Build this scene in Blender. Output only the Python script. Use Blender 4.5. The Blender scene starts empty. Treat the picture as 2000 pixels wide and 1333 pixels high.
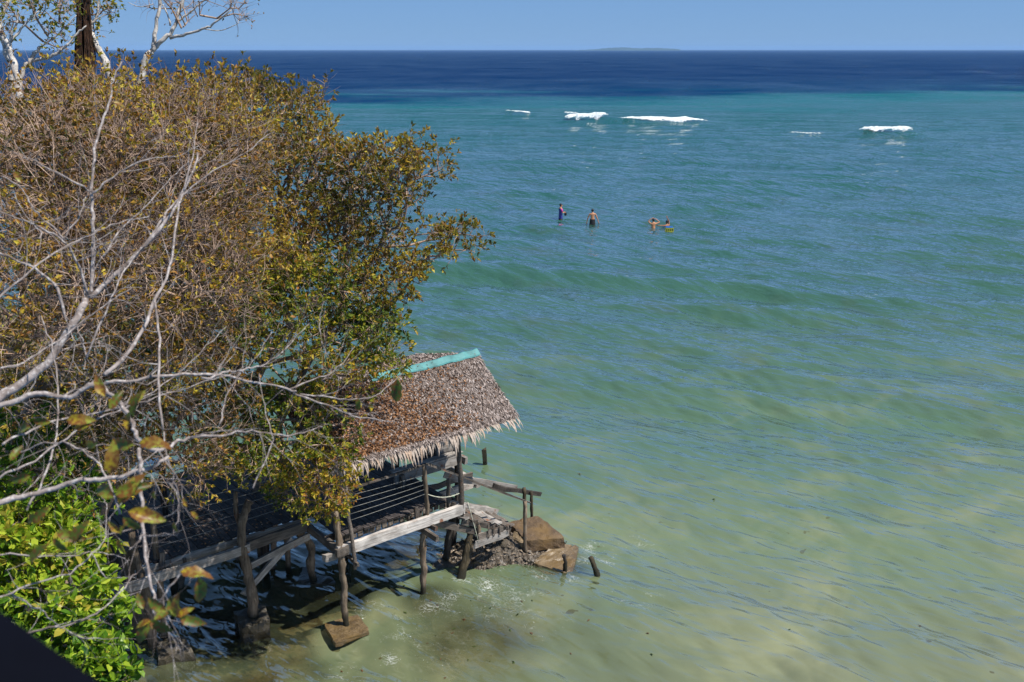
import bpy, math, random
import numpy as np
from mathutils import Vector, Matrix, Quaternion
rng = np.random.default_rng(7)
random.seed(7)
scn = bpy.context.scene
col = scn.collection

# ---------------------------------------------------------------- camera
CAM_H = 11.0
FPX = 1944.0                       # focal length in pixels of the 2000 px wide photograph (35 mm)
PITCH = math.atan(570.0 / FPX)
cam_d = bpy.data.cameras.new('camera')
cam_d.sensor_width = 36.0
cam_d.lens = FPX / 2000 * 36.0
cam_d.clip_start = 0.05
cam_d.clip_end = 200000
cam_d.dof.use_dof = True
cam_d.dof.focus_distance = 21.0
cam_d.dof.aperture_fstop = 4.0
cam = bpy.data.objects.new('camera', cam_d)
cam.location = (0, 0, CAM_H)
cam.rotation_euler = (math.pi / 2 - PITCH, 0, 0)
col.objects.link(cam)
scn.camera = cam

# ---------------------------------------------------------------- light
SUN = Vector((0.58, -0.18, 1.0)).normalized()        # towards the sun
SUN_EL = math.asin(SUN.z)
SUN_AZ = math.atan2(SUN.x, SUN.y)                    # clockwise from +Y
world = bpy.data.worlds.new('World')
scn.world = world
world.use_nodes = True
wn = world.node_tree
wn.nodes.clear()
w_out = wn.nodes.new('ShaderNodeOutputWorld')
w_bg = wn.nodes.new('ShaderNodeBackground')
w_sky = wn.nodes.new('ShaderNodeTexSky')
w_sky.sky_type = 'NISHITA'
w_sky.sun_disc = False
w_sky.sun_elevation = SUN_EL
w_sky.sun_rotation = SUN_AZ
w_sky.altitude = 0
w_sky.air_density = 0.7
w_sky.dust_density = 0.0
w_sky.ozone_density = 1.5
w_mul = wn.nodes.new('ShaderNodeMix')
w_mul.data_type = 'RGBA'
w_mul.blend_type = 'MULTIPLY'
w_mul.inputs[0].default_value = 1.0
w_mul.inputs[7].default_value = (0.60, 0.74, 0.96, 1)
w_bg.inputs['Strength'].default_value = 0.0605
wn.links.new(w_sky.outputs[0], w_mul.inputs[6])
w_even = wn.nodes.new('ShaderNodeMix')                # clear even blue veil over the whole dome
w_even.data_type = 'RGBA'
w_even.inputs[0].default_value = 0.72
w_even.inputs[7].default_value = (2.15, 4.35, 8.2, 1)
wn.links.new(w_mul.outputs[2], w_even.inputs[6])
wn.links.new(w_even.outputs[2], w_bg.inputs['Color'])
wn.links.new(w_bg.outputs[0], w_out.inputs['Surface'])
sun_d = bpy.data.lights.new('sun', 'SUN')
sun_d.energy = 5.0
sun_d.angle = math.radians(0.53)
sun_d.color = (1.0, 0.95, 0.87)
sun = bpy.data.objects.new('sun', sun_d)
sun.rotation_euler = SUN.to_track_quat('Z', 'Y').to_euler()
col.objects.link(sun)
vs = scn.view_settings
vs.view_transform = 'Standard'
vs.look = 'None'
vs.gamma = 1
vs.exposure = 0.50
vs.use_curve_mapping = False
scn.cycles.use_denoising = True
scn.cycles.max_bounces = 6
scn.cycles.transparent_max_bounces = 8
scn.cycles.volume_bounces = 0

# ---------------------------------------------------------------- placing helpers
def ray(x, y):
    u = (x - 1000) / FPX; v = (666.5 - y) / FPX
    c, s = math.cos(PITCH), math.sin(PITCH)
    return Vector((u, c + v * s, -s + v * c))
def at_z(x, y, z=0.0):
    r = ray(x, y); t = (z - CAM_H) / r.z
    return Vector((0, 0, CAM_H)) + r * t
def at_d(x, y, dist):
    """point at forward depth dist"""
    return Vector((0, 0, CAM_H)) + ray(x, y) * dist
TH = math.radians(38.3)
DU = Vector((math.cos(TH), math.sin(TH), 0))
DV = Vector((-math.sin(TH), math.cos(TH), 0))
O0 = Vector((-3.285, 17.298, 0))
def W(u, v, z=0.0):
    return O0 + DU * u + DV * v + Vector((0, 0, z))

WM = {}
def put(o, M=None, parent=None):
    M = M if M is not None else Matrix.Identity(4)
    WM[o.name] = M
    if parent is not None:
        o.parent = parent
        o.matrix_basis = WM[parent.name].inverted() @ M
    else:
        o.matrix_basis = M
def thing(name, loc, label, cat, group=None):
    o = bpy.data.objects.new(name, None)
    o.empty_display_size = 0.2
    col.objects.link(o)
    put(o, Matrix.Translation(Vector(loc)))
    o['label'] = label; o['category'] = cat
    if group: o['group'] = group
    return o
def tag(o, label=None, cat=None, group=None, kind=None):
    if label: o['label'] = label
    if cat: o['category'] = cat
    if group: o['group'] = group
    if kind: o['kind'] = kind
    return o
def np_mesh(name, V, F, smooth=False):
    """V (n,3) F (m,k) equal sized faces, or list of such arrays"""
    Fs = F if isinstance(F, list) else [F]
    Fs = [np.asarray(f, dtype=np.int32) for f in Fs if len(f)]
    me = bpy.data.meshes.new(name)
    V = np.asarray(V, dtype=np.float32)
    me.vertices.add(len(V)); me.vertices.foreach_set('co', V.ravel())
    loops = np.concatenate([f.ravel() for f in Fs])
    sizes = np.concatenate([np.full(len(f), f.shape[1], dtype=np.int32) for f in Fs])
    starts = np.concatenate([[0], np.cumsum(sizes)[:-1]]).astype(np.int32)
    me.loops.add(len(loops)); me.loops.foreach_set('vertex_index', loops)
    me.polygons.add(len(sizes)); me.polygons.foreach_set('loop_start', starts)
    try: me.polygons.foreach_set('loop_total', sizes)
    except Exception: pass
    me.polygons.foreach_set('use_smooth', np.full(len(sizes), bool(smooth)))
    me.update(calc_edges=True)
    return me
def obj(name, me, mat=None, M=None, parent=None):
    if mat is not None and len(me.materials) == 0: me.materials.append(mat)
    o = bpy.data.objects.new(name, me)
    col.objects.link(o)
    put(o, M, parent)
    return o
def world_obj(name, V, F, mat, parent=None, smooth=False, attrs=None):
    """geometry given in world coordinates"""
    V = np.asarray(V, dtype=np.float32)
    M = WM[parent.name].copy() if parent is not None else Matrix.Translation(Vector(V.mean(axis=0)))
    t = np.array(M.translation)
    me = np_mesh(name, V - t.astype(np.float32), F, smooth)
    if attrs:
        for k, a in attrs.items():
            at = me.attributes.new(k, 'FLOAT', 'POINT'); at.data.foreach_set('value', np.asarray(a, dtype=np.float32))
    return obj(name, me, mat, Matrix.Translation(M.translation), parent)

# ---------------------------------------------------------------- materials
def new_mat(name):
    m = bpy.data.materials.new(name); m.use_nodes = True
    nt = m.node_tree; nt.nodes.clear()
    out = nt.nodes.new('ShaderNodeOutputMaterial')
    return m, nt, out
def N(nt, t, **kw):
    n = nt.nodes.new(t)
    for k, v in kw.items():
        if k.startswith('i_'):
            key = k[2:]
            key = int(key) if key.isdigit() else key.replace('_', ' ')
            n.inputs[key].default_value = v
        else: setattr(n, k, v)
    return n
def ramp(nt, stops, fac=None, interp='LINEAR'):
    r = nt.nodes.new('ShaderNodeValToRGB'); r.color_ramp.interpolation = interp
    e = r.color_ramp.elements
    while len(e) < len(stops): e.new(0.5)
    for i, (p, c) in enumerate(stops):
        e[i].position = p
        e[i].color = (c[0], c[1], c[2], 1) if not isinstance(c, (int, float)) else (c, c, c, 1)
    if fac is not None: nt.links.new(fac, r.inputs[0])
    return r
def mixc(nt, fac, a, b, mode='MIX'):
    m = nt.nodes.new('ShaderNodeMix'); m.data_type = 'RGBA'; m.blend_type = mode
    for s, i in ((fac, 0), (a, 6), (b, 7)):
        if isinstance(s, (int, float)): m.inputs[i].default_value = s
        elif isinstance(s, tuple): m.inputs[i].default_value = (*s[:3], 1)
        else: nt.links.new(s, m.inputs[i])
    return m.outputs[2]
def math_n(nt, op, a, b=None, clamp=False):
    m = nt.nodes.new('ShaderNodeMath'); m.operation = op; m.use_clamp = clamp
    for s, i in ((a, 0), (b, 1)):
        if s is None: continue
        if isinstance(s, (int, float)): m.inputs[i].default_value = s
        else: nt.links.new(s, m.inputs[i])
    return m.outputs[0]

def wood_mat(name, c_dark, c_mid, c_light, rust=0.0, wet=True, rough=0.85, grain=(2.5, 45, 45)):
    m, nt, out = new_mat(name)
    tc = N(nt, 'ShaderNodeTexCoord'); oi = N(nt, 'ShaderNodeObjectInfo')
    add = N(nt, 'ShaderNodeVectorMath', operation='ADD')
    sc = N(nt, 'ShaderNodeVectorMath', operation='SCALE'); sc.inputs[0].default_value = (37, 91, 53)
    nt.links.new(oi.outputs['Random'], sc.inputs['Scale'])
    nt.links.new(tc.outputs['Object'], add.inputs[0]); nt.links.new(sc.outputs[0], add.inputs[1])
    mp = N(nt, 'ShaderNodeMapping'); mp.inputs['Scale'].default_value = grain
    nt.links.new(add.outputs[0], mp.inputs[0])
    n1 = N(nt, 'ShaderNodeTexNoise', i_Scale=1.0, i_Detail=8.0, i_Roughness=0.7, i_Distortion=0.6)
    nt.links.new(mp.outputs[0], n1.inputs['Vector'])
    n2 = N(nt, 'ShaderNodeTexNoise', i_Scale=3.5, i_Detail=5.0)
    nt.links.new(add.outputs[0], n2.inputs['Vector'])
    base = ramp(nt, [(0.30, c_dark), (0.50, c_mid), (0.72, c_light)], n1.outputs[0]).outputs[0]
    blot = ramp(nt, [(0.35, 0.55), (0.6, 1.15)], n2.outputs[0]).outputs[0]
    c = mixc(nt, 0.8, base, blot, 'MULTIPLY')
    rv = math_n(nt, 'MULTIPLY_ADD', oi.outputs['Random'], 0.55)
    rv.node.inputs[2].default_value = 0.72
    hs = N(nt, 'ShaderNodeHueSaturation'); nt.links.new(c, hs.inputs['Color']); nt.links.new(rv, hs.inputs['Value'])
    c = hs.outputs[0]
    if rust:
        n3 = N(nt, 'ShaderNodeTexNoise', i_Scale=5.0, i_Detail=4.0, i_Roughness=0.6)
        a2 = N(nt, 'ShaderNodeVectorMath', operation='ADD'); a2.inputs[1].default_value = (13, 5, 9)
        nt.links.new(add.outputs[0], a2.inputs[0]); nt.links.new(a2.outputs[0], n3.inputs['Vector'])
        rf = ramp(nt, [(0.60, 0.0), (0.68, rust)], n3.outputs[0]).outputs[0]
        c = mixc(nt, rf, c, (0.20, 0.075, 0.03))
    if wet:
        ge = N(nt, 'ShaderNodeNewGeometry'); sp = N(nt, 'ShaderNodeSeparateXYZ'); nt.links.new(ge.outputs['Position'], sp.inputs[0])
        z = math_n(nt, 'ADD', sp.outputs[2], math_n(nt, 'MULTIPLY', n2.outputs[0], 0.4))
        wf = ramp(nt, [(0.40, 1.0), (0.62, 0.0)], z).outputs[0]
        c = mixc(nt, wf, c, (0.022, 0.02, 0.012))
    b = N(nt, 'ShaderNodeBsdfPrincipled', i_Roughness=rough)
    b.inputs['Specular IOR Level'].default_value = 0.25
    nt.links.new(c, b.inputs['Base Color'])
    bp = N(nt, 'ShaderNodeBump', i_Strength=0.7, i_Distance=0.01)
    nt.links.new(n1.outputs[0], bp.inputs['Height']); nt.links.new(bp.outputs[0], b.inputs['Normal'])
    nt.links.new(b.outputs[0], out.inputs[0])
    return m
WOOD = wood_mat('weathered_wood', (0.034, 0.027, 0.022), (0.116, 0.095, 0.078), (0.231, 0.204, 0.177), rust=0.5)
WOOD_PALE = wood_mat('pale_weathered_wood', (0.099, 0.079, 0.066), (0.290, 0.264, 0.238), (0.409, 0.383, 0.356), rust=0.9)
WOOD_WHITE = wood_mat('bleached_wood', (0.13, 0.10, 0.085), (0.40, 0.365, 0.33), (0.58, 0.54, 0.50), rust=0.9)
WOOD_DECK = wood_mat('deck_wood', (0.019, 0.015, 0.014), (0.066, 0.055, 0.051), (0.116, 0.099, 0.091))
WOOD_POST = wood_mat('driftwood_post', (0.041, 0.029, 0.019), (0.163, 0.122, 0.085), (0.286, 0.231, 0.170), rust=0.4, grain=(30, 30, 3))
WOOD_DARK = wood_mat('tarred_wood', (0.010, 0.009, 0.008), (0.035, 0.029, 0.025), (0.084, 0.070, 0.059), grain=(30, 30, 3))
WOOD_WET = wood_mat('rotten_wood', (0.015, 0.011, 0.007), (0.068, 0.053, 0.030), (0.180, 0.135, 0.083), grain=(30, 30, 3))

def simple_mat(name, c, rough=0.7, metal=0.0, noise=None, var=0.35, bump=0.0, spec=0.4):
    m, nt, out = new_mat(name)
    b = N(nt, 'ShaderNodeBsdfPrincipled', i_Roughness=rough, i_Metallic=metal)
    b.inputs['Specular IOR Level'].default_value = spec
    if noise:
        tc = N(nt, 'ShaderNodeTexCoord')
        n1 = N(nt, 'ShaderNodeTexNoise', i_Scale=noise, i_Detail=6.0, i_Roughness=0.65)
        nt.links.new(tc.outputs['Object'], n1.inputs['Vector'])
        lo = tuple(x * (1 - var) for x in c); hi = tuple(min(1, x * (1 + var)) for x in c)
        r = ramp(nt, [(0.32, lo), (0.68, hi)], n1.outputs[0])
        nt.links.new(r.outputs[0], b.inputs['Base Color'])
        if bump:
            bp = N(nt, 'ShaderNodeBump', i_Strength=bump, i_Distance=0.02)
            nt.links.new(n1.outputs[0], bp.inputs['Height']); nt.links.new(bp.outputs[0], b.inputs['Normal'])
    else: b.inputs['Base Color'].default_value = (*c, 1)
    nt.links.new(b.outputs[0], out.inputs[0])
    return m
CABLE = simple_mat('steel_cable', (0.22, 0.22, 0.20), 0.45, 0.3, 20)
ROPE = simple_mat('nylon_rope', (0.42, 0.42, 0.33), 0.8, 0, 30)
TEAL = simple_mat('teal_painted_metal', (0.05, 0.19, 0.19), 0.6, 0, 3.5, 0.45)
BLACK = simple_mat('dark_painted_metal', (0.0015, 0.002, 0.005), 0.6, 0, 3, 0.3, 0.0, 0.04)

def concrete_mat(name, c_lo, c_hi, algae):
    m, nt, out = new_mat(name)
    tc = N(nt, 'ShaderNodeTexCoord'); ge = N(nt, 'ShaderNodeNewGeometry')
    n1 = N(nt, 'ShaderNodeTexNoise', i_Scale=4.0, i_Detail=9.0, i_Roughness=0.72)
    n2 = N(nt, 'ShaderNodeTexNoise', i_Scale=28.0, i_Detail=4.0, i_Roughness=0.7)
    n3 = N(nt, 'ShaderNodeTexNoise', i_Scale=1.7, i_Detail=4.0)
    for n in (n1, n2, n3): nt.links.new(ge.outputs['Position'], n.inputs['Vector'])
    c = ramp(nt, [(0.3, c_lo), (0.7, c_hi)], n1.outputs[0]).outputs[0]
    sp = ramp(nt, [(0.35, 0.55), (0.62, 1.2)], n2.outputs[0]).outputs[0]
    c = mixc(nt, 0.8, c, sp, 'MULTIPLY')
    f = ramp(nt, [(0.45, 0.0), (0.62, 0.85)], n3.outputs[0]).outputs[0]
    c = mixc(nt, f, c, algae)
    s = N(nt, 'ShaderNodeSeparateXYZ'); nt.links.new(ge.outputs['Position'], s.inputs[0])
    z = math_n(nt, 'ADD', s.outputs[2], math_n(nt, 'MULTIPLY', n3.outputs[0], 0.25))
    wf = ramp(nt, [(0.06, 0.8), (0.24, 0.0)], z).outputs[0]
    c = mixc(nt, wf, c, tuple(a * 0.45 for a in algae))
    b = N(nt, 'ShaderNodeBsdfPrincipled', i_Roughness=0.6)
    nt.links.new(ramp(nt, [(0.2, 0.25), (0.6, 0.8)], z).outputs[0], b.inputs['Roughness'])
    nt.links.new(c, b.inputs['Base Color'])
    bp = N(nt, 'ShaderNodeBump', i_Strength=0.8, i_Distance=0.03)
    hsum = math_n(nt, 'ADD', n1.outputs[0], math_n(nt, 'MULTIPLY', n2.outputs[0], 0.4))
    nt.links.new(hsum, bp.inputs['Height']); nt.links.new(bp.outputs[0], b.inputs['Normal'])
    nt.links.new(b.outputs[0], out.inputs[0])
    return m
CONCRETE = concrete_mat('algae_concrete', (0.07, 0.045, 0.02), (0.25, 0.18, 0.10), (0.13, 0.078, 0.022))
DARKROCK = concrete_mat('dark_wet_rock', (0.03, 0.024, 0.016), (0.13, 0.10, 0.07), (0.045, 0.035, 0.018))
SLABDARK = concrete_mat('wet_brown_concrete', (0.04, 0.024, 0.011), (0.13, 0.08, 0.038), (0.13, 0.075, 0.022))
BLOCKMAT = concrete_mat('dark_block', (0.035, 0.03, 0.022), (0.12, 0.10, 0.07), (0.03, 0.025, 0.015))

def leaf_mat(name, stops, trans=0.35, rough=0.5, spots=0.0):
    m, nt, out = new_mat(name)
    at = N(nt, 'ShaderNodeAttribute', attribute_name='rnd')
    c = ramp(nt, stops, at.outputs['Fac']).outputs[0]
    if spots:
        ge = N(nt, 'ShaderNodeTexCoord')
        ns = N(nt, 'ShaderNodeTexNoise', i_Scale=7.0, i_Detail=4.0, i_Roughness=0.65)
        nt.links.new(ge.outputs['Object'], ns.inputs['Vector'])
        c = mixc(nt, ramp(nt, [(0.48, 0.0), (0.56, spots)], ns.outputs[0]).outputs[0], c, (0.16, 0.055, 0.015))
    b = N(nt, 'ShaderNodeBsdfPrincipled', i_Roughness=rough)
    b.inputs['Specular IOR Level'].default_value = 0.3
    t = N(nt, 'ShaderNodeBsdfTranslucent')
    nt.links.new(c, b.inputs['Base Color']); nt.links.new(c, t.inputs['Color'])
    mx = N(nt, 'ShaderNodeMixShader', i_0=trans)
    nt.links.new(b.outputs[0], mx.inputs[1]); nt.links.new(t.outputs[0], mx.inputs[2])
    nt.links.new(mx.outputs[0], out.inputs[0])
    return m
OLIVE = (0.13, 0.125, 0.014); DOLIVE = (0.045, 0.05, 0.008); GOLD = (0.42, 0.27, 0.028); YEL = (0.48, 0.39, 0.035)
BROWN = (0.18, 0.078, 0.018); ORNG = (0.36, 0.16, 0.032)
LEAF_BROWN = leaf_mat('brown_gold_leaves', [(0.0, DOLIVE), (0.22, BROWN), (0.42, OLIVE), (0.6, ORNG), (0.78, GOLD), (1.0, YEL)])
LEAF_GOLD = leaf_mat('olive_gold_leaves', [(0.0, DOLIVE), (0.25, OLIVE), (0.45, (0.20, 0.17, 0.016)), (0.6, BROWN), (0.8, GOLD), (1.0, YEL)])
LEAF_GREEN = leaf_mat('yellow_green_leaves', [(0.0, (0.03, 0.06, 0.008)), (0.28, (0.10, 0.15, 0.014)), (0.52, (0.26, 0.28, 0.022)), (0.72, GOLD), (0.88, YEL), (1.0, ORNG)])
LEAF_BUSH = leaf_mat('bright_green_leaves', [(0.0, (0.025, 0.09, 0.01)), (0.35, (0.10, 0.22, 0.014)), (0.65, (0.26, 0.38, 0.022)), (0.96, (0.44, 0.50, 0.05)), (1.0, (0.42, 0.36, 0.045))], 0.4, 0.38)
LEAF_BIG = leaf_mat('spotted_leaf', [(0.0, (0.05, 0.09, 0.012)), (0.35, (0.17, 0.21, 0.022)), (0.65, (0.27, 0.30, 0.035)), (0.85, (0.24, 0.12, 0.03)), (1.0, (0.36, 0.26, 0.02))], 0.3, 0.4, 0.9)

def bark_mat(name, lo, hi, blot, scale=9.0):
    m, nt, out = new_mat(name)
    ge = N(nt, 'ShaderNodeNewGeometry')
    n1 = N(nt, 'ShaderNodeTexNoise', i_Scale=scale, i_Detail=7.0, i_Roughness=0.7)
    n2 = N(nt, 'ShaderNodeTexNoise', i_Scale=scale * 4, i_Detail=3.0)
    nt.links.new(ge.outputs['Position'], n1.inputs['Vector']); nt.links.new(ge.outputs['Position'], n2.inputs['Vector'])
    c = ramp(nt, [(0.35, lo), (0.62, hi)], n1.outputs[0]).outputs[0]
    c = mixc(nt, ramp(nt, [(0.56, 0.0), (0.66, 0.8)], n2.outputs[0]).outputs[0], c, blot)
    b = N(nt, 'ShaderNodeBsdfPrincipled', i_Roughness=0.9)
    b.inputs['Specular IOR Level'].default_value = 0.15
    nt.links.new(c, b.inputs['Base Color'])
    bp = N(nt, 'ShaderNodeBump', i_Strength=0.5, i_Distance=0.01); nt.links.new(n2.outputs[0], bp.inputs['Height'])
    nt.links.new(bp.outputs[0], b.inputs['Normal']); nt.links.new(b.outputs[0], out.inputs[0])
    return m
BARK_GREY = bark_mat('grey_brown_bark', (0.13, 0.095, 0.07), (0.30, 0.23, 0.18), (0.07, 0.05, 0.035))
BARK_TWIG = bark_mat('twig_bark', (0.17, 0.11, 0.075), (0.44, 0.32, 0.245), (0.12, 0.07, 0.045), 3.0)
BARK_WHITE = bark_mat('white_bark', (0.30, 0.27, 0.24), (0.60, 0.56, 0.51), (0.12, 0.09, 0.07))
BARK_PALE = bark_mat('pale_bark', (0.13, 0.10, 0.085), (0.34, 0.295, 0.275), (0.46, 0.43, 0.41), 12.0)
BARK_DARK = bark_mat('dark_fibre', (0.02, 0.012, 0.008), (0.085, 0.045, 0.028), (0.03, 0.02, 0.012))

# ---------------------------------------------------------------- geometry helpers
BEAM_CACHE = {}
def beam_mesh(L, w, h, wear=0.006, segs=4, seed=0, ragged=0.0):
    key = (round(L, 2), round(w, 3), round(h, 3), wear, segs, seed, ragged)
    if key in BEAM_CACHE: return BEAM_CACHE[key]
    r = np.random.default_rng(seed + 11)
    V = []
    bend = r.normal(0, wear * 1.5, segs + 1)
    for i in range(segs + 1):
        x = -L / 2 + L * i / segs
        for (sy, sz) in ((-1, -1), (1, -1), (1, 1), (-1, 1)):
            j = r.normal(0, wear, 3)
            ex = r.normal(0, ragged) if (i in (0, segs) and ragged) else 0
            V.append((x + (j[0] if 0 < i < segs else ex), sy * w / 2 + j[1], sz * h / 2 + j[2] + bend[i]))
    F = []
    for i in range(segs):
        a = i * 4
        for k in range(4):
            F.append((a + k, a + (k + 1) % 4, a + 4 + (k + 1) % 4, a + 4 + k))
    F.append((3, 2, 1, 0)); e = segs * 4; F.append((e, e + 1, e + 2, e + 3))
    me = np_mesh('board', V, np.array(F))
    BEAM_CACHE[key] = me
    return me
def beam(name, p0, p1, w, h, mat, parent=None, wear=0.006, roll=0.0, seed=None, segs=4, ragged=0.0, up=Vector((0, 0, 1))):
    """board from p0 to p1 (world), w wide sideways, h tall"""
    p0 = Vector(p0); p1 = Vector(p1); d = p1 - p0; L = d.length
    x = d.normalized(); y = up.cross(x)
    if y.length < 1e-3: y = Vector((0, 1, 0)).cross(x)
    y.normalize(); z = x.cross(y)
    M = Matrix((x, y, z)).transposed().to_4x4()
    M = Matrix.Translation((p0 + p1) / 2) @ M @ Matrix.Rotation(roll, 4, 'X')
    seed = random.randrange(6) if seed is None else seed
    me = beam_mesh(L, w, h, wear, segs, seed, ragged)
    if me.materials and me.materials[0] != mat:
        me = me.copy(); me.materials.clear()
    return obj(name, me, mat, M, parent)
def tube_geo(P, R, sides=8, rough=0.0, seed=0, cap=True):
    P = np.asarray(P, float); R = np.asarray(R, float)
    r = np.random.default_rng(seed)
    n = len(P)
    T = np.gradient(P, axis=0); T /= np.linalg.norm(T, axis=1)[:, None] + 1e-9
    ref = np.array([0.0, 0, 1]) if abs(T[0][2]) < 0.8 else np.array([1.0, 0, 0])
    V = []
    for i in range(n):
        a = np.cross(ref, T[i]); a /= np.linalg.norm(a) + 1e-9; b = np.cross(T[i], a)
        ang = np.arange(sides) * 2 * math.pi / sides
        rr = R[i] * (1 + r.normal(0, rough, sides))
        V.append(P[i] + a * (np.cos(ang) * rr)[:, None] + b * (np.sin(ang) * rr)[:, None])
    V = np.concatenate(V)
    F = []
    for i in range(n - 1):
        for k in range(sides):
            F.append((i * sides + k, i * sides + (k + 1) % sides, (i + 1) * sides + (k + 1) % sides, (i + 1) * sides + k))
    F = [np.array(F)]
    if cap:
        F.append(np.array([list(range(sides))[::-1], list(range((n - 1) * sides, n * sides))]))
    return V, F
def smooth_path(pts, n):
    """Catmull-Rom through pts"""
    P = np.asarray(pts, float)
    if len(P) < 3: 
        t = np.linspace(0, 1, n)[:, None]; return P[0] * (1 - t) + P[-1] * t
    Q = np.vstack([2 * P[0] - P[1], P, 2 * P[-1] - P[-2]])
    out = []
    for s in np.linspace(0, len(P) - 1 - 1e-6, n):
        i = int(s); t = s - i
        p0, p1, p2, p3 = Q[i], Q[i + 1], Q[i + 2], Q[i + 3]
        out.append(0.5 * ((2 * p1) + (-p0 + p2) * t + (2 * p0 - 5 * p1 + 4 * p2 - p3) * t * t + (-p0 + 3 * p1 - 3 * p2 + p3) * t ** 3))
    return np.array(out)
def crooked(name, pts, r0, r1, mat, parent=None, seed=0, n=14, sides=9, wob=0.02, rough=0.08):
    P = smooth_path(pts, n)
    r = np.random.default_rng(seed + 3)
    if mat in STRAIGHT:
        t_ = np.linspace(0, 1, n)[:, None]; P = P * 0.45 + (P[0] * (1 - t_) + P[-1] * t_) * 0.55
    w = r.normal(0, wob, (n, 3)); w = (w + np.roll(w, 1, 0) + np.roll(w, -1, 0)) / 2.2; w[0] = 0
    P = P + w * np.array([1, 1, 0.3])
    R = np.linspace(r0, r1, n) * (1 + r.normal(0, 0.07, n))
    V, F = tube_geo(P, R, sides, rough, seed)
    return world_obj(name, V, F, mat, parent, smooth=True)
STRAIGHT = [WOOD, WOOD_DARK, WOOD_POST]
def thin(name, p0, p1, r, mat, parent=None, sag=0.0, n=6, sides=5):
    p0 = np.array(p0); p1 = np.array(p1); t = np.linspace(0, 1, n)[:, None]
    P = p0 * (1 - t) + p1 * t
    P[:, 2] -= sag * 4 * (t * (1 - t))[:, 0]
    V, F = tube_geo(P, np.full(n, r), sides)
    return world_obj(name, V, F, mat, parent, smooth=True)
def prisms(P0, P1, R0, R1, sides=3):
    """many tapered prisms, vectorised"""
    P0 = np.asarray(P0, float); P1 = np.asarray(P1, float)
    n = len(P0)
    T = P1 - P0; L = np.linalg.norm(T, axis=1)[:, None] + 1e-9; T = T / L
    ref = np.where(np.abs(T[:, 2:3]) < 0.8, np.array([[0, 0, 1.0]]), np.array([[1.0, 0, 0]]))
    A = np.cross(ref, T); A /= np.linalg.norm(A, axis=1)[:, None] + 1e-9
    B = np.cross(T, A)
    ang = np.arange(sides) * 2 * math.pi / sides
    ca, sa = np.cos(ang), np.sin(ang)
    off = A[:, None, :] * ca[None, :, None] + B[:, None, :] * sa[None, :, None]
    V0 = P0[:, None, :] + off * np.asarray(R0)[:, None, None]
    V1 = P1[:, None, :] + off * np.asarray(R1)[:, None, None]
    V = np.concatenate([V0, V1], axis=1).reshape(-1, 3)
    base = (np.arange(n) * 2 * sides)[:, None, None]
    k = np.arange(sides)
    q = np.stack([k, (k + 1) % sides, (k + 1) % sides + sides, k + sides], axis=1)[None]
    F = (base + q).reshape(-1, 4)
    return V, F

exec_parts = []
# ---------------------------------------------------------------- sea
wr = np.random.default_rng(21)
NW = 84
lam = np.exp(np.concatenate([wr.uniform(math.log(0.28), math.log(1.3), 46), wr.uniform(math.log(1.3), math.log(9.0), 38)]))
CR = math.radians(-40)                                  # direction of the crests
prop = CR + math.pi / 2 + wr.normal(0, 0.36, NW)
prop = np.where(lam > 4, math.radians(-14) + math.pi / 2 + wr.normal(0, 0.16, NW), prop)
kx, ky = np.cos(prop) * 2 * math.pi / lam, np.sin(prop) * 2 * math.pi / lam
amp = 0.0074 * lam ** 0.95 * wr.uniform(0.6, 1.4, NW)
ph = wr.uniform(0, 2 * math.pi, NW)
BREAK = [((985, 223), (1037, 223), 0.35, 1.0), ((1098, 238), (1187, 240), 0.6, 1.0), ((1203, 239), (1385, 241), 0.55, 1.0),
         ((1672, 263), (1783, 267), 0.7, 1.0), ((1536, 262), (1612, 264), 0.25, 0.4), ((1098, 222), (1130, 223), 0.15, 0.5)]
BREAK_W = [(at_z(*a), at_z(*b), h, k) for a, b, h, k in BREAK]
ROLL = [(at_z(1040, 462), at_z(1195, 480), 0.16, 1.3)] + [(a - Vector(((b - a).x * 0.35, (b-a).y * 0.35, 0)), b + Vector(((b - a).x * 0.35, (b-a).y * 0.35, 0)), h * 0.9, 2.8) for a, b, h, k in BREAK_W if h > 0.3] \
     + [(at_z(850, 262), at_z(980, 264), 0.25, 2.5), (at_z(1240, 318), at_z(1400, 320), 0.22, 2.0), (at_z(1750, 345), at_z(1990, 350), 0.22, 2.0), (at_z(1290, 408), at_z(1420, 416), 0.14, 1.4),
        (at_z(1050, 690), at_z(1380, 760), 0.07, 0.9), (at_z(1180, 820), at_z(1600, 905), 0.06, 0.9), (at_z(1650, 640), at_z(1950, 740), 0.08, 1.0)]
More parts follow.
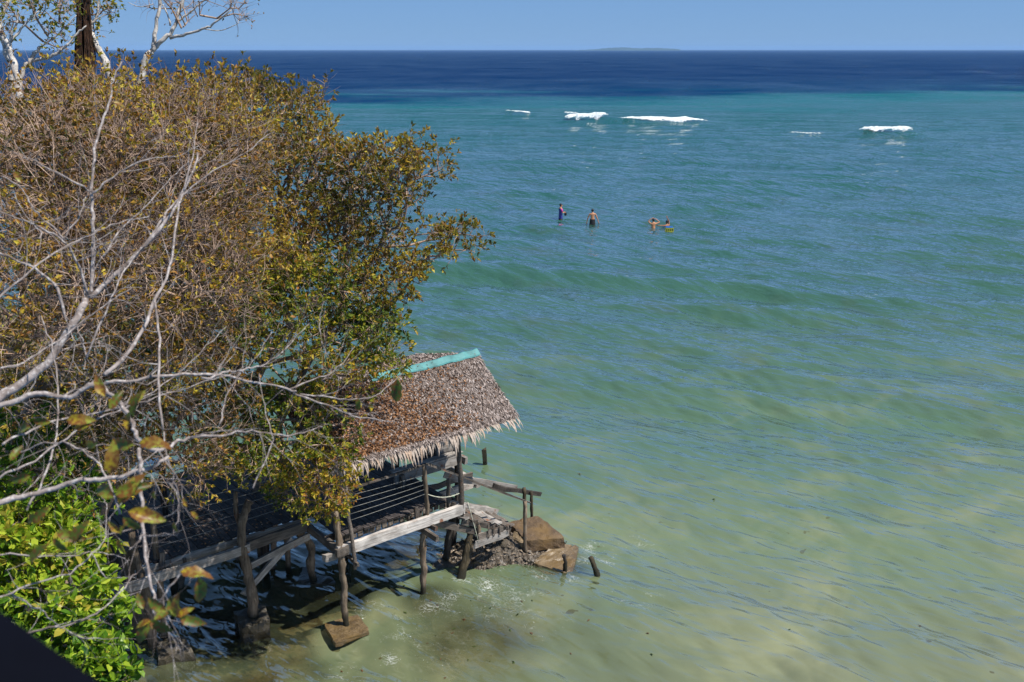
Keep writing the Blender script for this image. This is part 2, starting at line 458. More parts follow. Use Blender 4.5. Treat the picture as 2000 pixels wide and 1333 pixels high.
def sea_h(x, y, space):
    z = np.zeros_like(x)
    for i in range(NW):
        lod = np.clip((lam[i] / space - 2.5) / 2.5, 0, 1)
        s = np.sin(kx[i] * x + ky[i] * y + ph[i] + 0.8 * np.sin(0.11 * x + 0.07 * y + i))
        z += amp[i] * lod * (s + 0.35 * s * s * np.sign(s))
    grp = 0.75 + 0.35 * np.sin(0.31 * x + 0.17 * y) * np.sin(0.13 * x - 0.23 * y + 1.0)
    z *= grp
    calm = np.clip((np.hypot(x + 1.5, y - 17) - 2) / 18, 0.5, 1)
    z *= calm
    for a, b, h, wd in ROLL:
        ax, ay, bx, by = a.x, a.y, b.x, b.y
        L = math.hypot(bx - ax, by - ay); tx, ty = (bx - ax) / L, (by - ay) / L
        s = (x - ax) * tx + (y - ay) * ty; q = -(x - ax) * ty + (y - ay) * tx
        q = q + 0.4 * wd * np.sin(s * 3.1 / L * 2 + 1) * 0.5
        end = np.clip(np.minimum(s / (L * 0.3), (L - s) / (L * 0.3)), 0, 1); end = end * end * (3 - 2 * end)
        prof = np.where(q < 0, np.exp(-(q / (wd * 0.45)) ** 2), np.exp(-(q / (wd * 1.3)) ** 2))
        z += h * end * prof
    return z
NC, NR = 440, 840
angc = np.linspace(-0.72, 0.72, NC)
dep = np.concatenate([np.linspace(math.radians(52), math.radians(1.35), NR - 40), np.geomspace(math.radians(1.35) * 0.96, math.atan(CAM_H / 14000.0), 40)])
rad = CAM_H / np.tan(dep)
rowsp = np.abs(np.gradient(rad))
RR, AA = np.meshgrid(rad, angc, indexing='ij')
SX = RR * np.tan(AA) ; SY = RR + 0 * AA
space = np.maximum(np.repeat(rowsp[:, None], NC, 1) * 0.7, RR * (angc[1] - angc[0]))
SZ = sea_h(SX, SY, space)
SZ *= np.clip((500 - SY) / 200, 0, 1)
V = np.stack([SX, SY, SZ], -1).reshape(-1, 3)
i, j = np.meshgrid(np.arange(NR - 1), np.arange(NC - 1), indexing='ij')
a = (i * NC + j).ravel()
F = np.stack([a, a + 1, a + NC + 1, a + NC], 1)
# foam and clear-water masks in world space
def blob(x, y, p, r):
    return np.exp(-((x - p.x) ** 2 + (y - p.y) ** 2) / (r * r))
X, Y = V[:, 0], V[:, 1]
foam = np.zeros(len(V))
for (px_, py_, r, k) in [(960, 1150, 0.55, 1.0), (1010, 1170, 0.5, .9), (1060, 1135, 0.35, 0.9), (1150, 1058, 0.38, 1.0), (1185, 1092, 0.35, .8), (1135, 1090, 0.25, 1.0), (880, 1180, 0.5, .8),
                         (905, 1145, 0.3, .7), (790, 1225, 0.45, .6), (765, 1277, 0.22, 1.3), (720, 1190, 0.4, .6), (840, 1190, 0.3, .8), (660, 1310, 0.5, .5), (1110, 1140, 0.3, .8),
                         (975, 1190, 0.5, .8), (540, 1180, 0.4, .5), (1160, 1000, .4, .4), (1230, 1060, .7, .35), (1240, 1170, .7, .3), (850, 1260, .6, .35), (600, 1090, .7, .25), (740, 1110, .7, .25), (1050, 1210, .6, .5)]:
    foam = np.maximum(foam, k * blob(X, Y, at_z(px_, py_), r))
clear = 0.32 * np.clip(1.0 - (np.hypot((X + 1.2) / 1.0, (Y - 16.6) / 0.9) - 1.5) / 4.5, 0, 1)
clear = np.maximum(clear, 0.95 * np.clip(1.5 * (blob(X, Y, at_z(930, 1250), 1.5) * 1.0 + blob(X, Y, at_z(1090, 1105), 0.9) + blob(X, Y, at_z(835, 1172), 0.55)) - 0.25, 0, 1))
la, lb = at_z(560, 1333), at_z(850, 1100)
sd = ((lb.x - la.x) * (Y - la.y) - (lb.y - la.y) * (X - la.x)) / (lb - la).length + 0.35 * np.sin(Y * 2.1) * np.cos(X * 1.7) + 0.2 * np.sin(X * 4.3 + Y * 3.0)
clear = np.maximum(clear, np.clip(sd / 0.9 + 0.4, 0, 1) * np.clip((23.5 - Y) / 2.0, 0, 1) * 1.25)  # clear shallows over the dark bed, also drawn to deepen shade under the hut
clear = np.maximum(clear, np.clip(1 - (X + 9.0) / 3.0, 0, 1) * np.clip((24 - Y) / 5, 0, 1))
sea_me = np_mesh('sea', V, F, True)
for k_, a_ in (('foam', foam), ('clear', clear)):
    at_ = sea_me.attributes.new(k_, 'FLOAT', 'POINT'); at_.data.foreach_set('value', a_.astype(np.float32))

m, nt, out = new_mat('sea_water')
ge = N(nt, 'ShaderNodeNewGeometry')
sep = N(nt, 'ShaderNodeSeparateXYZ'); nt.links.new(ge.outputs['Position'], sep.inputs[0])
def mapped(scale, rot=0.0, loc=(0, 0, 0)):
    mp = N(nt, 'ShaderNodeMapping'); mp.vector_type = 'POINT'
    mp.inputs['Rotation'].default_value = (0, 0, rot)
    mp.inputs['Scale'].default_value = (1, 1, 1)
    nt.links.new(ge.outputs['Position'], mp.inputs[0])
    m2 = N(nt, 'ShaderNodeMapping'); m2.inputs['Scale'].default_value = scale; m2.inputs['Location'].default_value = loc
    nt.links.new(mp.outputs[0], m2.inputs[0])
    return m2.outputs[0]
def noise(vec, scale=1.0, detail=3.0, rough=0.5, dist=0.0):
    n = N(nt, 'ShaderNodeTexNoise', i_Scale=scale, i_Detail=detail, i_Roughness=rough, i_Distortion=dist)
    nt.links.new(vec, n.inputs['Vector']); return n.outputs[0]
big = noise(mapped((0.012, 0.03, 0.02)), 1.0, 4.0, 0.6)
yy = math_n(nt, 'SUBTRACT', sep.outputs[1], math_n(nt, 'MULTIPLY', sep.outputs[0], 0.30))
nearwob = math_n(nt, 'MULTIPLY', math_n(nt, 'SUBTRACT', noise(mapped((0.16, 0.16, 0.1)), 1.0, 4.0, 0.6), 0.5), 14.0)
farw = math_n(nt, 'MULTIPLY', math_n(nt, 'SUBTRACT', big, 0.5), math_n(nt, 'MULTIPLY', yy, 0.9))
yy2 = math_n(nt, 'ADD', yy, farw)
yy2 = math_n(nt, 'ADD', yy2, nearwob)
t = math_n(nt, 'POWER', math_n(nt, 'MAXIMUM', math_n(nt, 'DIVIDE', yy2, 400.0), 0.0001), 0.5, True)
body = ramp(nt, [(0.17, (0.140, 0.148, 0.084)), (0.215, (0.122, 0.156, 0.082)), (0.255, (0.072, 0.124, 0.070)), (0.31, (0.040, 0.094, 0.056)), (0.40, (0.022, 0.082, 0.060)), (0.53, (0.011, 0.072, 0.064)),
                 (0.67, (0.005, 0.068, 0.072)), (0.72, (0.0018, 0.084, 0.094)), (0.765, (0.0014, 0.056, 0.086)), (0.82, (0.0008, 0.024, 0.074)), (1.0, (0.0006, 0.017, 0.066))], t).outputs[0]
# suspended sand clouds in the shallows
cl1 = noise(mapped((0.38, 0.38, 0.3), 0.4, (3.1, 7.7, 0)), 1.0, 5.0, 0.55, 0.6)
nearm = ramp(nt, [(0.20, 1.0), (0.27, 0.25), (0.32, 0.0)], t).outputs[0]
cf = math_n(nt, 'MULTIPLY', ramp(nt, [(0.48, 0.0), (0.70, 0.8)], cl1).outputs[0], nearm)
body = mixc(nt, cf, body, (0.22, 0.225, 0.120))
cl2 = noise(mapped((0.30, 0.42, 0.3), 1.1, (9.1, 1.7, 0)), 1.0, 4.0, 0.5, 0.3)
df = math_n(nt, 'MULTIPLY', ramp(nt, [(0.54, 0.0), (0.72, 0.75)], cl2).outputs[0], ramp(nt, [(0.2, 0.25), (0.3, 0.55), (0.45, 0.45), (0.62, 0.0)], t).outputs[0])
body = mixc(nt, df, body, (0.060, 0.072, 0.050))
# weed flecks
wf = noise(mapped((3.2, 3.2, 3)), 1.0, 2.0, 0.6)
wf2 = noise(mapped((0.5, 0.5, 1), 0, (5, 5, 5)), 1.0, 2.0)
wfm = math_n(nt, 'MULTIPLY', ramp(nt, [(0.735, 0.0), (0.755, 0.8)], math_n(nt, 'ADD', wf, math_n(nt, 'MULTIPLY', math_n(nt, 'SUBTRACT', wf2, 0.5), 0.25))).outputs[0], nearm)
body = mixc(nt, wfm, body, (0.07, 0.06, 0.02))
# ripples
rp1 = noise(mapped((1.6, 4.0, 4), -CR), 1.0, 1.2, 0.45, 0.3)
rp2 = noise(mapped((0.65, 1.9, 1), -CR + 0.25, (3, 1, 0)), 1.0, 1.6, 0.45, 0.3)
rp3 = noise(mapped((0.030, 0.11, 1), 0.12, (3, 1, 0)), 1.0, 7.0, 0.66, 0.2)
rp4 = noise(mapped((0.22, 0.75, 1), -CR + 0.45, (13, 1, 0)), 1.0, 2.0, 0.5, 0.3)
h1 = math_n(nt, 'MULTIPLY', rp1, 0.095)
rp5 = noise(mapped((0.10, 0.38, 1), 0.45, (3, 11, 0)), 1.0, 2.5, 0.55, 0.3)
h4 = math_n(nt, 'MULTIPLY', rp4, math_n(nt, 'MULTIPLY', ramp(nt, [(0.28, 0.0), (0.40, 0.45), (0.58, 1.0)], t).outputs[0], 0.55))
h4 = math_n(nt, 'ADD', h4, math_n(nt, 'MULTIPLY', rp5, math_n(nt, 'MULTIPLY', ramp(nt, [(0.42, 0.0), (0.60, 1.0)], t).outputs[0], 1.3)))
h2 = math_n(nt, 'MULTIPLY', rp2, math_n(nt, 'MULTIPLY', ramp(nt, [(0.22, 0.10), (0.32, 0.45), (0.55, 1.0)], t).outputs[0], 0.34))
h3 = math_n(nt, 'MULTIPLY', rp3, math_n(nt, 'MULTIPLY', ramp(nt, [(0.45, 0.0), (0.8, 1.0)], t).outputs[0], 5.0))
hs = math_n(nt, 'ADD', math_n(nt, 'ADD', h1, h2), math_n(nt, 'ADD', h3, h4))
gust = noise(mapped((0.022, 0.016, 1), 0.05, (8, 2, 0)), 1.0, 9.0, 0.80, 0.3)
gust_f = ramp(nt, [(0.38, 0.2), (0.62, 2.2)], gust).outputs[0]
gust_m = mixc(nt, ramp(nt, [(0.5, 0.0), (0.8, 1.0)], t).outputs[0], (1.0, 1.0, 1.0), gust_f)
bmp = N(nt, 'ShaderNodeBump', i_Strength=1.0, i_Distance=1.0)
nt.links.new(hs, bmp.inputs['Height'])
fr = N(nt, 'ShaderNodeFresnel', i_IOR=1.33); nt.links.new(bmp.outputs[0], fr.inputs['Normal'])
fcap = ramp(nt, [(0.20, 1.0), (0.55, 1.0), (0.70, 0.62), (0.80, 0.26), (1.0, 0.15)], t).outputs[0]
ff = math_n(nt, 'MINIMUM', math_n(nt, 'MULTIPLY', math_n(nt, 'MULTIPLY', math_n(nt, 'MULTIPLY', fr.outputs[0], 2.35), fcap), gust_m), 0.8)
gl = N(nt, 'ShaderNodeBsdfGlossy', i_Roughness=0.05); nt.links.new(bmp.outputs[0], gl.inputs['Normal'])
df_ = N(nt, 'ShaderNodeBsdfDiffuse'); nt.links.new(body, df_.inputs['Color'])
bmp2 = N(nt, 'ShaderNodeBump', i_Strength=0.35, i_Distance=1.0); nt.links.new(hs, bmp2.inputs['Height'])
nt.links.new(bmp2.outputs[0], df_.inputs['Normal'])
tr = N(nt, 'ShaderNodeBsdfTransparent')
tr.inputs['Color'].default_value = (0.60, 0.62, 0.50, 1)
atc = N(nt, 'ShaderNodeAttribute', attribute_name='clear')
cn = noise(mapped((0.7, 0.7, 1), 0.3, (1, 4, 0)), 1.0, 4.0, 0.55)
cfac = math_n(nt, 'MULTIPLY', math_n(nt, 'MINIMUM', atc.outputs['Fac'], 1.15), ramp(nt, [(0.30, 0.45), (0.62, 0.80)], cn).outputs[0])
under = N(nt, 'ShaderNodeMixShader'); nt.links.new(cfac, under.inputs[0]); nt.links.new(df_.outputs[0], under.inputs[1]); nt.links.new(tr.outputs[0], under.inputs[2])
surf = N(nt, 'ShaderNodeMixShader'); nt.links.new(ff, surf.inputs[0]); nt.links.new(under.outputs[0], surf.inputs[1]); nt.links.new(gl.outputs[0], surf.inputs[2])
# foam: thin ridged lines and specks where the mask allows, small whitecaps far out
fa = N(nt, 'ShaderNodeAttribute', attribute_name='foam')
wv = N(nt, 'ShaderNodeTexNoise', i_Scale=1.0, i_Detail=3.0); nt.links.new(mapped((2.2, 2.2, 2)), wv.inputs['Vector'])
wadd = N(nt, 'ShaderNodeVectorMath', operation='MULTIPLY_ADD'); wadd.inputs[1].default_value = (0.55, 0.55, 0.0)
nt.links.new(wv.outputs['Color'], wadd.inputs[0]); nt.links.new(mapped((1, 1.25, 0.0), 0.4), wadd.inputs[2])
vor = N(nt, 'ShaderNodeTexVoronoi', feature='DISTANCE_TO_EDGE', i_Scale=11.0); nt.links.new(wadd.outputs[0], vor.inputs['Vector'])
lace = ramp(nt, [(0.0, 0.8), (0.03, 0.5), (0.09, 0.0)], vor.outputs['Distance']).outputs[0]
fine = noise(mapped((26, 26, 8)), 1.0, 3.0, 0.7)
brk = noise(mapped((1.7, 2.6, 1), 0.4, (4, 4, 0)), 1.0, 4.0, 0.65)
thr = math_n(nt, 'ADD', math_n(nt, 'MULTIPLY', fa.outputs['Fac'], 0.34), brk)
lacef = math_n(nt, 'MULTIPLY', lace, ramp(nt, [(0.66, 0.0), (0.90, 0.62)], thr).outputs[0])
speck = math_n(nt, 'MULTIPLY', ramp(nt, [(0.66, 0.0), (0.72, 1.0)], fine).outputs[0], ramp(nt, [(0.50, 0.0), (0.72, 1.0)], thr).outputs[0])
solid = ramp(nt, [(0.90, 0.0), (1.02, 0.8)], math_n(nt, 'ADD', thr, math_n(nt, 'MULTIPLY', math_n(nt, 'SUBTRACT', fine, 0.5), 0.5))).outputs[0]
ffoam = math_n(nt, 'MAXIMUM', math_n(nt, 'MAXIMUM', lacef, speck), solid)
ffoam = math_n(nt, 'MULTIPLY', ffoam, ramp(nt, [(0.05, 0.0), (0.2, 1.0)], fa.outputs['Fac']).outputs[0])
wc = noise(mapped((0.16, 0.6, 1), 0.1, (31, 4, 0)), 1.0, 3.0, 0.7)
wcf = math_n(nt, 'MULTIPLY', ramp(nt, [(0.775, 0.0), (0.80, 0.75)], wc).outputs[0], ramp(nt, [(0.6, 0.0), (0.75, 1.0)], t).outputs[0])
ftot = math_n(nt, 'MAXIMUM', ffoam, wcf)
fd = N(nt, 'ShaderNodeBsdfDiffuse'); fd.inputs['Color'].default_value = (0.60, 0.62, 0.60, 1)
fin = N(nt, 'ShaderNodeMixShader'); nt.links.new(ftot, fin.inputs[0]); nt.links.new(surf.outputs[0], fin.inputs[1]); nt.links.new(fd.outputs[0], fin.inputs[2])
nt.links.new(fin.outputs[0], out.inputs[0])
SEA = m
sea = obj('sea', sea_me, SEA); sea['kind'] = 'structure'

# ---------------------------------------------------------------- seabed and bank
def fbm(x, y, seed=0, octv=5, base=0.3):
    r = np.random.default_rng(seed); z = np.zeros_like(x); a = 1.0; f = base
    for o in range(octv):
        for _ in range(3):
            th = r.uniform(0, 2 * math.pi); z += a / 3 * np.sin(f * (x * np.cos(th) + y * np.sin(th)) * 2 * math.pi + r.uniform(0, 6.28) + 1.3 * np.sin(f * 3 * (y * np.cos(th) - x * np.sin(th)) + o))
        a *= 0.5; f *= 2.0
    return z
def ground_h(x, y):
    shore = -8.6 - 0.02 * (y - 16) ** 2 * np.where(y > 16, 1, 0.3) + 0.5 * np.sin(y * 0.9) + 0.3 * np.sin(y * 2.3)
    t = (shore - x)
    land = np.where(t > 0, np.clip(t, 0, 12) * 0.45, 0)
    bed = -0.30 - np.clip(-t, 0, 30) * 0.055 - np.clip(y - 20, 0, 30) * 0.05
    bed = np.where(t > 0, 0, bed) 
    s = np.clip(-t / 1.2, 0, 1)
    return land + bed * s - 0.02 + 0.05 * fbm(x, y, 5, 5, 0.35)
gx, gy = np.meshgrid(np.linspace(-42, 14, 330), np.linspace(5, 52, 300), indexing='ij')
gz = ground_h(gx, gy)
edge = np.minimum(np.minimum(gx + 42, 14 - gx), np.minimum(gy - 5, 52 - gy))
V = np.stack([gx, gy, gz], -1).reshape(-1, 3)
i, j = np.meshgrid(np.arange(329), np.arange(299), indexing='ij'); a = (i * 300 + j).ravel()
F = np.stack([a, a + 300, a + 301, a + 1], 1)
m, nt, out = new_mat('sand_and_mud')
ge = N(nt, 'ShaderNodeNewGeometry')
n1 = N(nt, 'ShaderNodeTexNoise', i_Scale=0.9, i_Detail=8.0, i_Roughness=0.65); n2 = N(nt, 'ShaderNodeTexNoise', i_Scale=7.0, i_Detail=6.0, i_Roughness=0.7)
nt.links.new(ge.outputs['Position'], n1.inputs['Vector']); nt.links.new(ge.outputs['Position'], n2.inputs['Vector'])
c = ramp(nt, [(0.34, (0.05, 0.032, 0.016)), (0.48, (0.16, 0.115, 0.062)), (0.64, (0.34, 0.27, 0.165))], n1.outputs[0]).outputs[0]
c = mixc(nt, ramp(nt, [(0.54, 0.0), (0.64, 0.8)], n2.outputs[0]).outputs[0], c, (0.10, 0.095, 0.035))
sp = N(nt, 'ShaderNodeSeparateXYZ'); nt.links.new(ge.outputs['Position'], sp.inputs[0])
c = mixc(nt, ramp(nt, [(0.0, 0.0), (0.08, 0.85)], sp.outputs[2]).outputs[0], c, (0.07, 0.05, 0.033))
b = N(nt, 'ShaderNodeBsdfPrincipled', i_Roughness=0.9); nt.links.new(c, b.inputs['Base Color'])
bp = N(nt, 'ShaderNodeBump', i_Strength=0.8, i_Distance=0.05); nt.links.new(n2.outputs[0], bp.inputs['Height']); nt.links.new(bp.outputs[0], b.inputs['Normal'])
nt.links.new(b.outputs[0], out.inputs[0])
ground = obj('seabed_ground', np_mesh('seabed_ground', V, F, True), m); ground['kind'] = 'structure'

# ---------------------------------------------------------------- distant island
IY = 9000.0
n = 120
ix0, ix1 = (1120 - 1000) / FPX * IY * math.cos(PITCH), (1331 - 1000) / FPX * IY * math.cos(PITCH)
s = np.linspace(0, 1, n)
r_ = np.random.default_rng(4)
prof = np.interp(s, [0, 0.06, 0.2, 0.33, 0.45, 0.6, 0.72, 0.9, 0.97, 1.0], [2, 6, 12, 24, 27, 20, 24, 17, 13, 1])
prof = prof * (1 + 0.09 * np.convolve(r_.normal(0, 1, n + 4), np.ones(5) / 5, 'valid')) + r_.normal(0, 0.7, n)
Vs = []
K = 9
for q in range(K):
    f = q / (K - 1); hh = math.sin(f * math.pi) ** 0.6
    wd = 180 * np.sin(np.pi * np.clip(s, 0.02, 0.98)) ** 0.5
    Vs.append(np.stack([ix0 + (ix1 - ix0) * s, IY + (f - 0.5) * 2 * wd, prof * hh - 1.5 + (r_.normal(0, 0.8, n) if 0 < q < K - 1 else 0)], -1))
V = np.concatenate(Vs)
F = [(q * n + k, q * n + k + 1, (q + 1) * n + k + 1, (q + 1) * n + k) for q in range(K - 1) for k in range(n - 1)]
ISL = simple_mat('island_forest', (0.035, 0.06, 0.04), 0.95, 0, 0.05, 0.4)
o = world_obj('island', V, np.array(F), ISL, smooth=False)
tag(o, 'low flat wooded island far out on the horizon', 'island', kind='thing')

# ---------------------------------------------------------------- breaking waves
m, nt, out = new_mat('wave_foam')
tcn = N(nt, 'ShaderNodeNewGeometry'); nn = N(nt, 'ShaderNodeTexNoise', i_Scale=3.0, i_Detail=5.0, i_Roughness=0.7); nt.links.new(tcn.outputs['Position'], nn.inputs['Vector'])
b = N(nt, 'ShaderNodeBsdfDiffuse'); nt.links.new(ramp(nt, [(0.3, (0.48, 0.58, 0.58)), (0.55, (0.74, 0.76, 0.75))], nn.outputs[0]).outputs[0], b.inputs['Color'])
bp = N(nt, 'ShaderNodeBump', i_Strength=0.8, i_Distance=0.3); nt.links.new(nn.outputs[0], bp.inputs['Height']); nt.links.new(bp.outputs[0], b.inputs['Normal'])
atf = N(nt, 'ShaderNodeAttribute', attribute_name='cover')
mpf = N(nt, 'ShaderNodeMapping'); mpf.inputs['Scale'].default_value = (0.9, 1.6, 2.0); nt.links.new(tcn.outputs['Position'], mpf.inputs[0])
nf = N(nt, 'ShaderNodeTexNoise', i_Scale=1.6, i_Detail=6.0, i_Roughness=0.75); nt.links.new(mpf.outputs[0], nf.inputs['Vector'])
opa = ramp(nt, [(0.50, 0.0), (0.72, 1.0)], math_n(nt, 'ADD', nf.outputs[0], math_n(nt, 'SUBTRACT', atf.outputs['Fac'], 0.5))).outputs[0]
trf = N(nt, 'ShaderNodeBsdfTransparent'); mxf = N(nt, 'ShaderNodeMixShader')
nt.links.new(opa, mxf.inputs[0]); nt.links.new(trf.outputs[0], mxf.inputs[1]); nt.links.new(b.outputs[0], mxf.inputs[2])
nt.links.new(mxf.outputs[0], out.inputs[0])
FOAM = m
BLAB = ['short white breaker furthest left and furthest out', 'white breaking wave left of the longest breaker', 'longest white breaking wave, thinning to its right end',
        'thick bright white breaking wave nearest the right edge of the sea', 'patchy scattered foam beside the thick right-hand breaker', 'tiny fleck of foam behind the two middle breakers']
def foam_strip(p0, p1, h, dens, seed, label):
    r = np.random.default_rng(seed)
    L = (p1 - p0).length; t = (p1 - p0).normalized(); q = Vector((-t.y, t.x, 0))
    if q.y > 0: q = -q                    # towards the shore
    n = max(24, int(L / 0.22)); K = 10
    V = []; cov = []
    def sm(w): return np.convolve(r.normal(0, 1, n + w - 1), np.ones(w) / w, 'valid') * math.sqrt(w) * 0.5
    wob = sm(31); ln = sm(9); e_ = np.linspace(0, 1, n)
    mask = np.clip(np.minimum(e_ * 7, (1 - e_) * 5), 0, 1)
    for a in range(n):
        c = p0 + t * (L * a / (n - 1)) + q * (float(wob[a]) * 0.5 - 0.5)
        base = float(sea_h(np.array([c.x]), np.array([c.y]), 0.5)[0])
        m_ = float(mask[a]) ** 0.5
        width = (1.6 + 4.0 * h) * (0.55 + 0.35 * abs(float(ln[a]))) * (0.35 + 0.65 * m_)
        for k in range(K):
            f = k / (K - 1); d = -0.5 + f * width
            x, y = c.x + q.x * d, c.y + q.y * d
            hh = h * m_ * math.exp(-((f - 0.10) / 0.26) ** 2) * (0.85 + 0.12 * float(ln[a]))
            z = float(sea_h(np.array([x]), np.array([y]), 0.5)[0]) + 0.05 + hh + r.normal(0, 0.03)
            V.append((x + r.normal(0, .03), y, z))
            cov.append((0.16 * (dens < 1) + 0.86 - 1.15 * max(0, f - 0.30) - (0.5 if k in (0, K - 1) else 0)) * (0.45 + 0.55 * m_) * (0.35 + 0.65 * dens))
    F = [(a * K + k, a * K + k + 1, (a + 1) * K + k + 1, (a + 1) * K + k) for a in range(n - 1) for k in range(K - 1)]
    o = world_obj('breaking_wave', np.array(V), np.array(F), FOAM, smooth=True, attrs={'cover': np.array(cov)})
    tag(o, label, 'wave', 'breakers on the reef edge')
for k_, (a_, b_, h_, d_) in enumerate(BREAK_W):
    foam_strip(a_, b_, h_ * 0.75, d_, 50 + k_, BLAB[k_])
# ================================================================ stilt hut
def Wp(p): return W(*p)
HUT = thing('stilt_hut', W(0, 0, 0), 'open timber hut on crooked stilts with thatched roof and teal ridge strip', 'hut')
ZF = 1.80
k_ = 0
u = 0.16
while u < 2.78:                                     # floor planks, ends uneven at the front edge
    e = random.uniform(-0.035, 0.035)
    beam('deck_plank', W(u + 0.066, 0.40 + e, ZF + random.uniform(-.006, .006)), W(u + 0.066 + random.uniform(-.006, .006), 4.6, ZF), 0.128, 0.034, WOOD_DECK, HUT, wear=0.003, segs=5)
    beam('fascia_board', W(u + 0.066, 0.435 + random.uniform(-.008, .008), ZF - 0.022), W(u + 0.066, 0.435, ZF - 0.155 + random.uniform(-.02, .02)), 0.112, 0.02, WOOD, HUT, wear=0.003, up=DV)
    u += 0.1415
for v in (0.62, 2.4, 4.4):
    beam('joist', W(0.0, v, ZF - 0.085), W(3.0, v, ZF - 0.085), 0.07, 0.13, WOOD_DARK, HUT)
beam('front_beam', W(-0.12, 0.0, 1.72), W(2.90, -0.01, 1.735), 0.09, 0.22, WOOD_WHITE, HUT, wear=0.004, seed=2, segs=6, ragged=0.01)
beam('front_beam', W(-0.34, 0.12, 1.60), W(0.0, 0.12, 1.60), 0.08, 0.15, WOOD_PALE, HUT, seed=3, ragged=0.02)
beam('front_beam', W(-0.16, -0.055, 1.72), W(0.12, -0.055, 1.74), 0.06, 0.17, WOOD, HUT, seed=3, ragged=0.01)
beam('side_beam', W(-0.02, -0.05, 1.68), W(-0.02, 4.4, 1.68), 0.09, 0.17, WOOD, HUT, segs=5)
beam('cross_beam', W(1.93, 0.7, 1.55), W(1.90, -0.48, 1.54), 0.07, 0.12, WOOD, HUT, ragged=0.015)
beam('cross_beam', W(2.05, 0.5, 1.60), W(2.06, -0.20, 1.60), 0.06, 0.09, WOOD, HUT, ragged=0.015)
beam('cross_beam', W(0.25, 0.3, 1.45), W(0.22, -0.22, 1.42), 0.05, 0.08, WOOD, HUT, ragged=0.015)
# stilts and posts
crooked('stilt', [W(0.02, 0.0, 0.0), W(-0.06, 0, 0.45), W(0.03, 0.01, 0.9), W(-0.03, 0, 1.35), W(-0.02, 0.02, 1.75)], 0.062, 0.068, WOOD_POST, HUT, 1, 22, 9, 0.01, 0.13)
crooked('post', [W(-0.02, 0.02, 1.7), W(-0.05, 0.04, 2.2), W(-0.08, 0.05, 2.6)], 0.068, 0.055, WOOD_POST, HUT, 2, 10, 9, 0.012, 0.12)
crooked('post', [W(0.10, 0.24, 1.5), W(0.06, 0.22, 2.1), W(0.05, 0.2, 2.5)], 0.035, 0.03, WOOD_POST, HUT, 12, 8, 7, 0.01, 0.1)
crooked('post', [W(0.21, -0.10, 1.28), W(0.20, -0.10, 1.8), W(0.14, -0.08, 2.5), W(0.15, -0.04, 3.1), W(0.10, 0.0, 3.6)], 0.035, 0.052, WOOD, HUT, 3, 16, 7, 0.008, 0.12)
crooked('stilt', [W(1.88, 0.06, -0.3), W(1.84, 0.06, 0.25), W(1.90, 0.06, 0.7), W(1.86, 0.05, 1.2), W(1.93, 0.04, 1.5), W(1.95, 0.06, 1.78)], 0.066, 0.062, WOOD_POST, HUT, 4, 22, 9, 0.012, 0.14)
crooked('post', [W(2.02, 0.05, 1.55), W(2.03, 0.08, 2.2), W(1.96, 0.05, 2.97)], 0.055, 0.042, WOOD_POST, HUT, 5, 12, 8, 0.008, 0.1)
beam('post', W(1.84, 0.10, 1.62), W(1.80, 0.12, 2.03), 0.10, 0.07, WOOD, HUT, up=DV, ragged=0.02)
crooked('post', [W(2.84, 0, 1.58), W(2.86, 0, 2.2), W(2.80, 0.0, 2.9), W(2.80, 0.05, 3.6)], 0.062, 0.052, WOOD, HUT, 6, 16, 9, 0.006, 0.1)
crooked('post', [W(2.66, 2.25, 1.3), W(2.68, 2.25, 2.3), W(2.64, 2.25, 3.2), W(2.66, 2.2, 4.2)], 0.055, 0.05, WOOD_POST, HUT, 7, 14, 8, 0.008, 0.1)
crooked('post', [W(3.92, 1.72, 0.4), W(3.92, 1.72, 1.8), W(3.90, 1.72, 3.0), W(3.92, 1.7, 4.2)], 0.06, 0.05, WOOD_DARK, HUT, 8, 14, 8, 0.008, 0.1)
crooked('post', [W(0.05, 2.6, 0.0), W(0.05, 2.6, 1.8), W(0.1, 2.6, 4.2)], 0.06, 0.05, WOOD_POST, HUT, 9, 14, 8, 0.01, 0.1)
crooked('post', [W(3.9, 3.1, -0.3), W(3.9, 3.1, 4.05)], 0.055, 0.05, WOOD_DARK, HUT, 10, 10, 8, 0.01, 0.1)
crooked('stilt', [W(1.3, 2.3, -0.5), W(1.25, 2.3, 1.7)], 0.06, 0.06, WOOD_DARK, HUT, 13, 10, 8, 0.012, 0.1)
crooked('stilt', [W(2.77, 0.02, -0.25), W(2.9, 0.05, 0.35), W(3.12, 0.1, 1.0), W(3.25, 0.15, 1.35)], 0.11, 0.06, WOOD_WET, HUT, 14, 16, 9, 0.012, 0.14)
crooked('stilt', [W(2.93, 0.88, -0.25), W(3.0, 0.8, 0.6), W(3.1, 0.65, 1.55)], 0.10, 0.06, WOOD_DARK, HUT, 15, 14, 9, 0.012, 0.12)
crooked('stilt', [W(3.35, 1.1, -0.1), W(3.35, 1.05, 1.45)], 0.07, 0.06, WOOD_DARK, HUT, 16, 12, 9, 0.012, 0.12)
crooked('brace', [W(0.16, 0.10, 2.55), W(0.45, 0.25, 3.0), W(0.75, 0.35, 3.5)], 0.032, 0.028, WOOD, HUT, 17, 8, 7, 0.006, 0.1)
# front railing
RAIL = beam('railing', W(0.18, -0.03, 2.95), W(2.02, 0.02, 2.96), 0.06, 0.035, WOOD, HUT, seed=1)
for i in range(5):
    thin('cable', W(0.18, -0.02, 2.82 - i * 0.13), W(1.97, 0.04, 2.74 - i * 0.105), 0.0042, CABLE, RAIL, 0.012)
thin('rope', W(2.02, 0.03, 2.30), W(2.84, 0.0, 2.12), 0.010, ROPE, HUT, 0.09, 10)
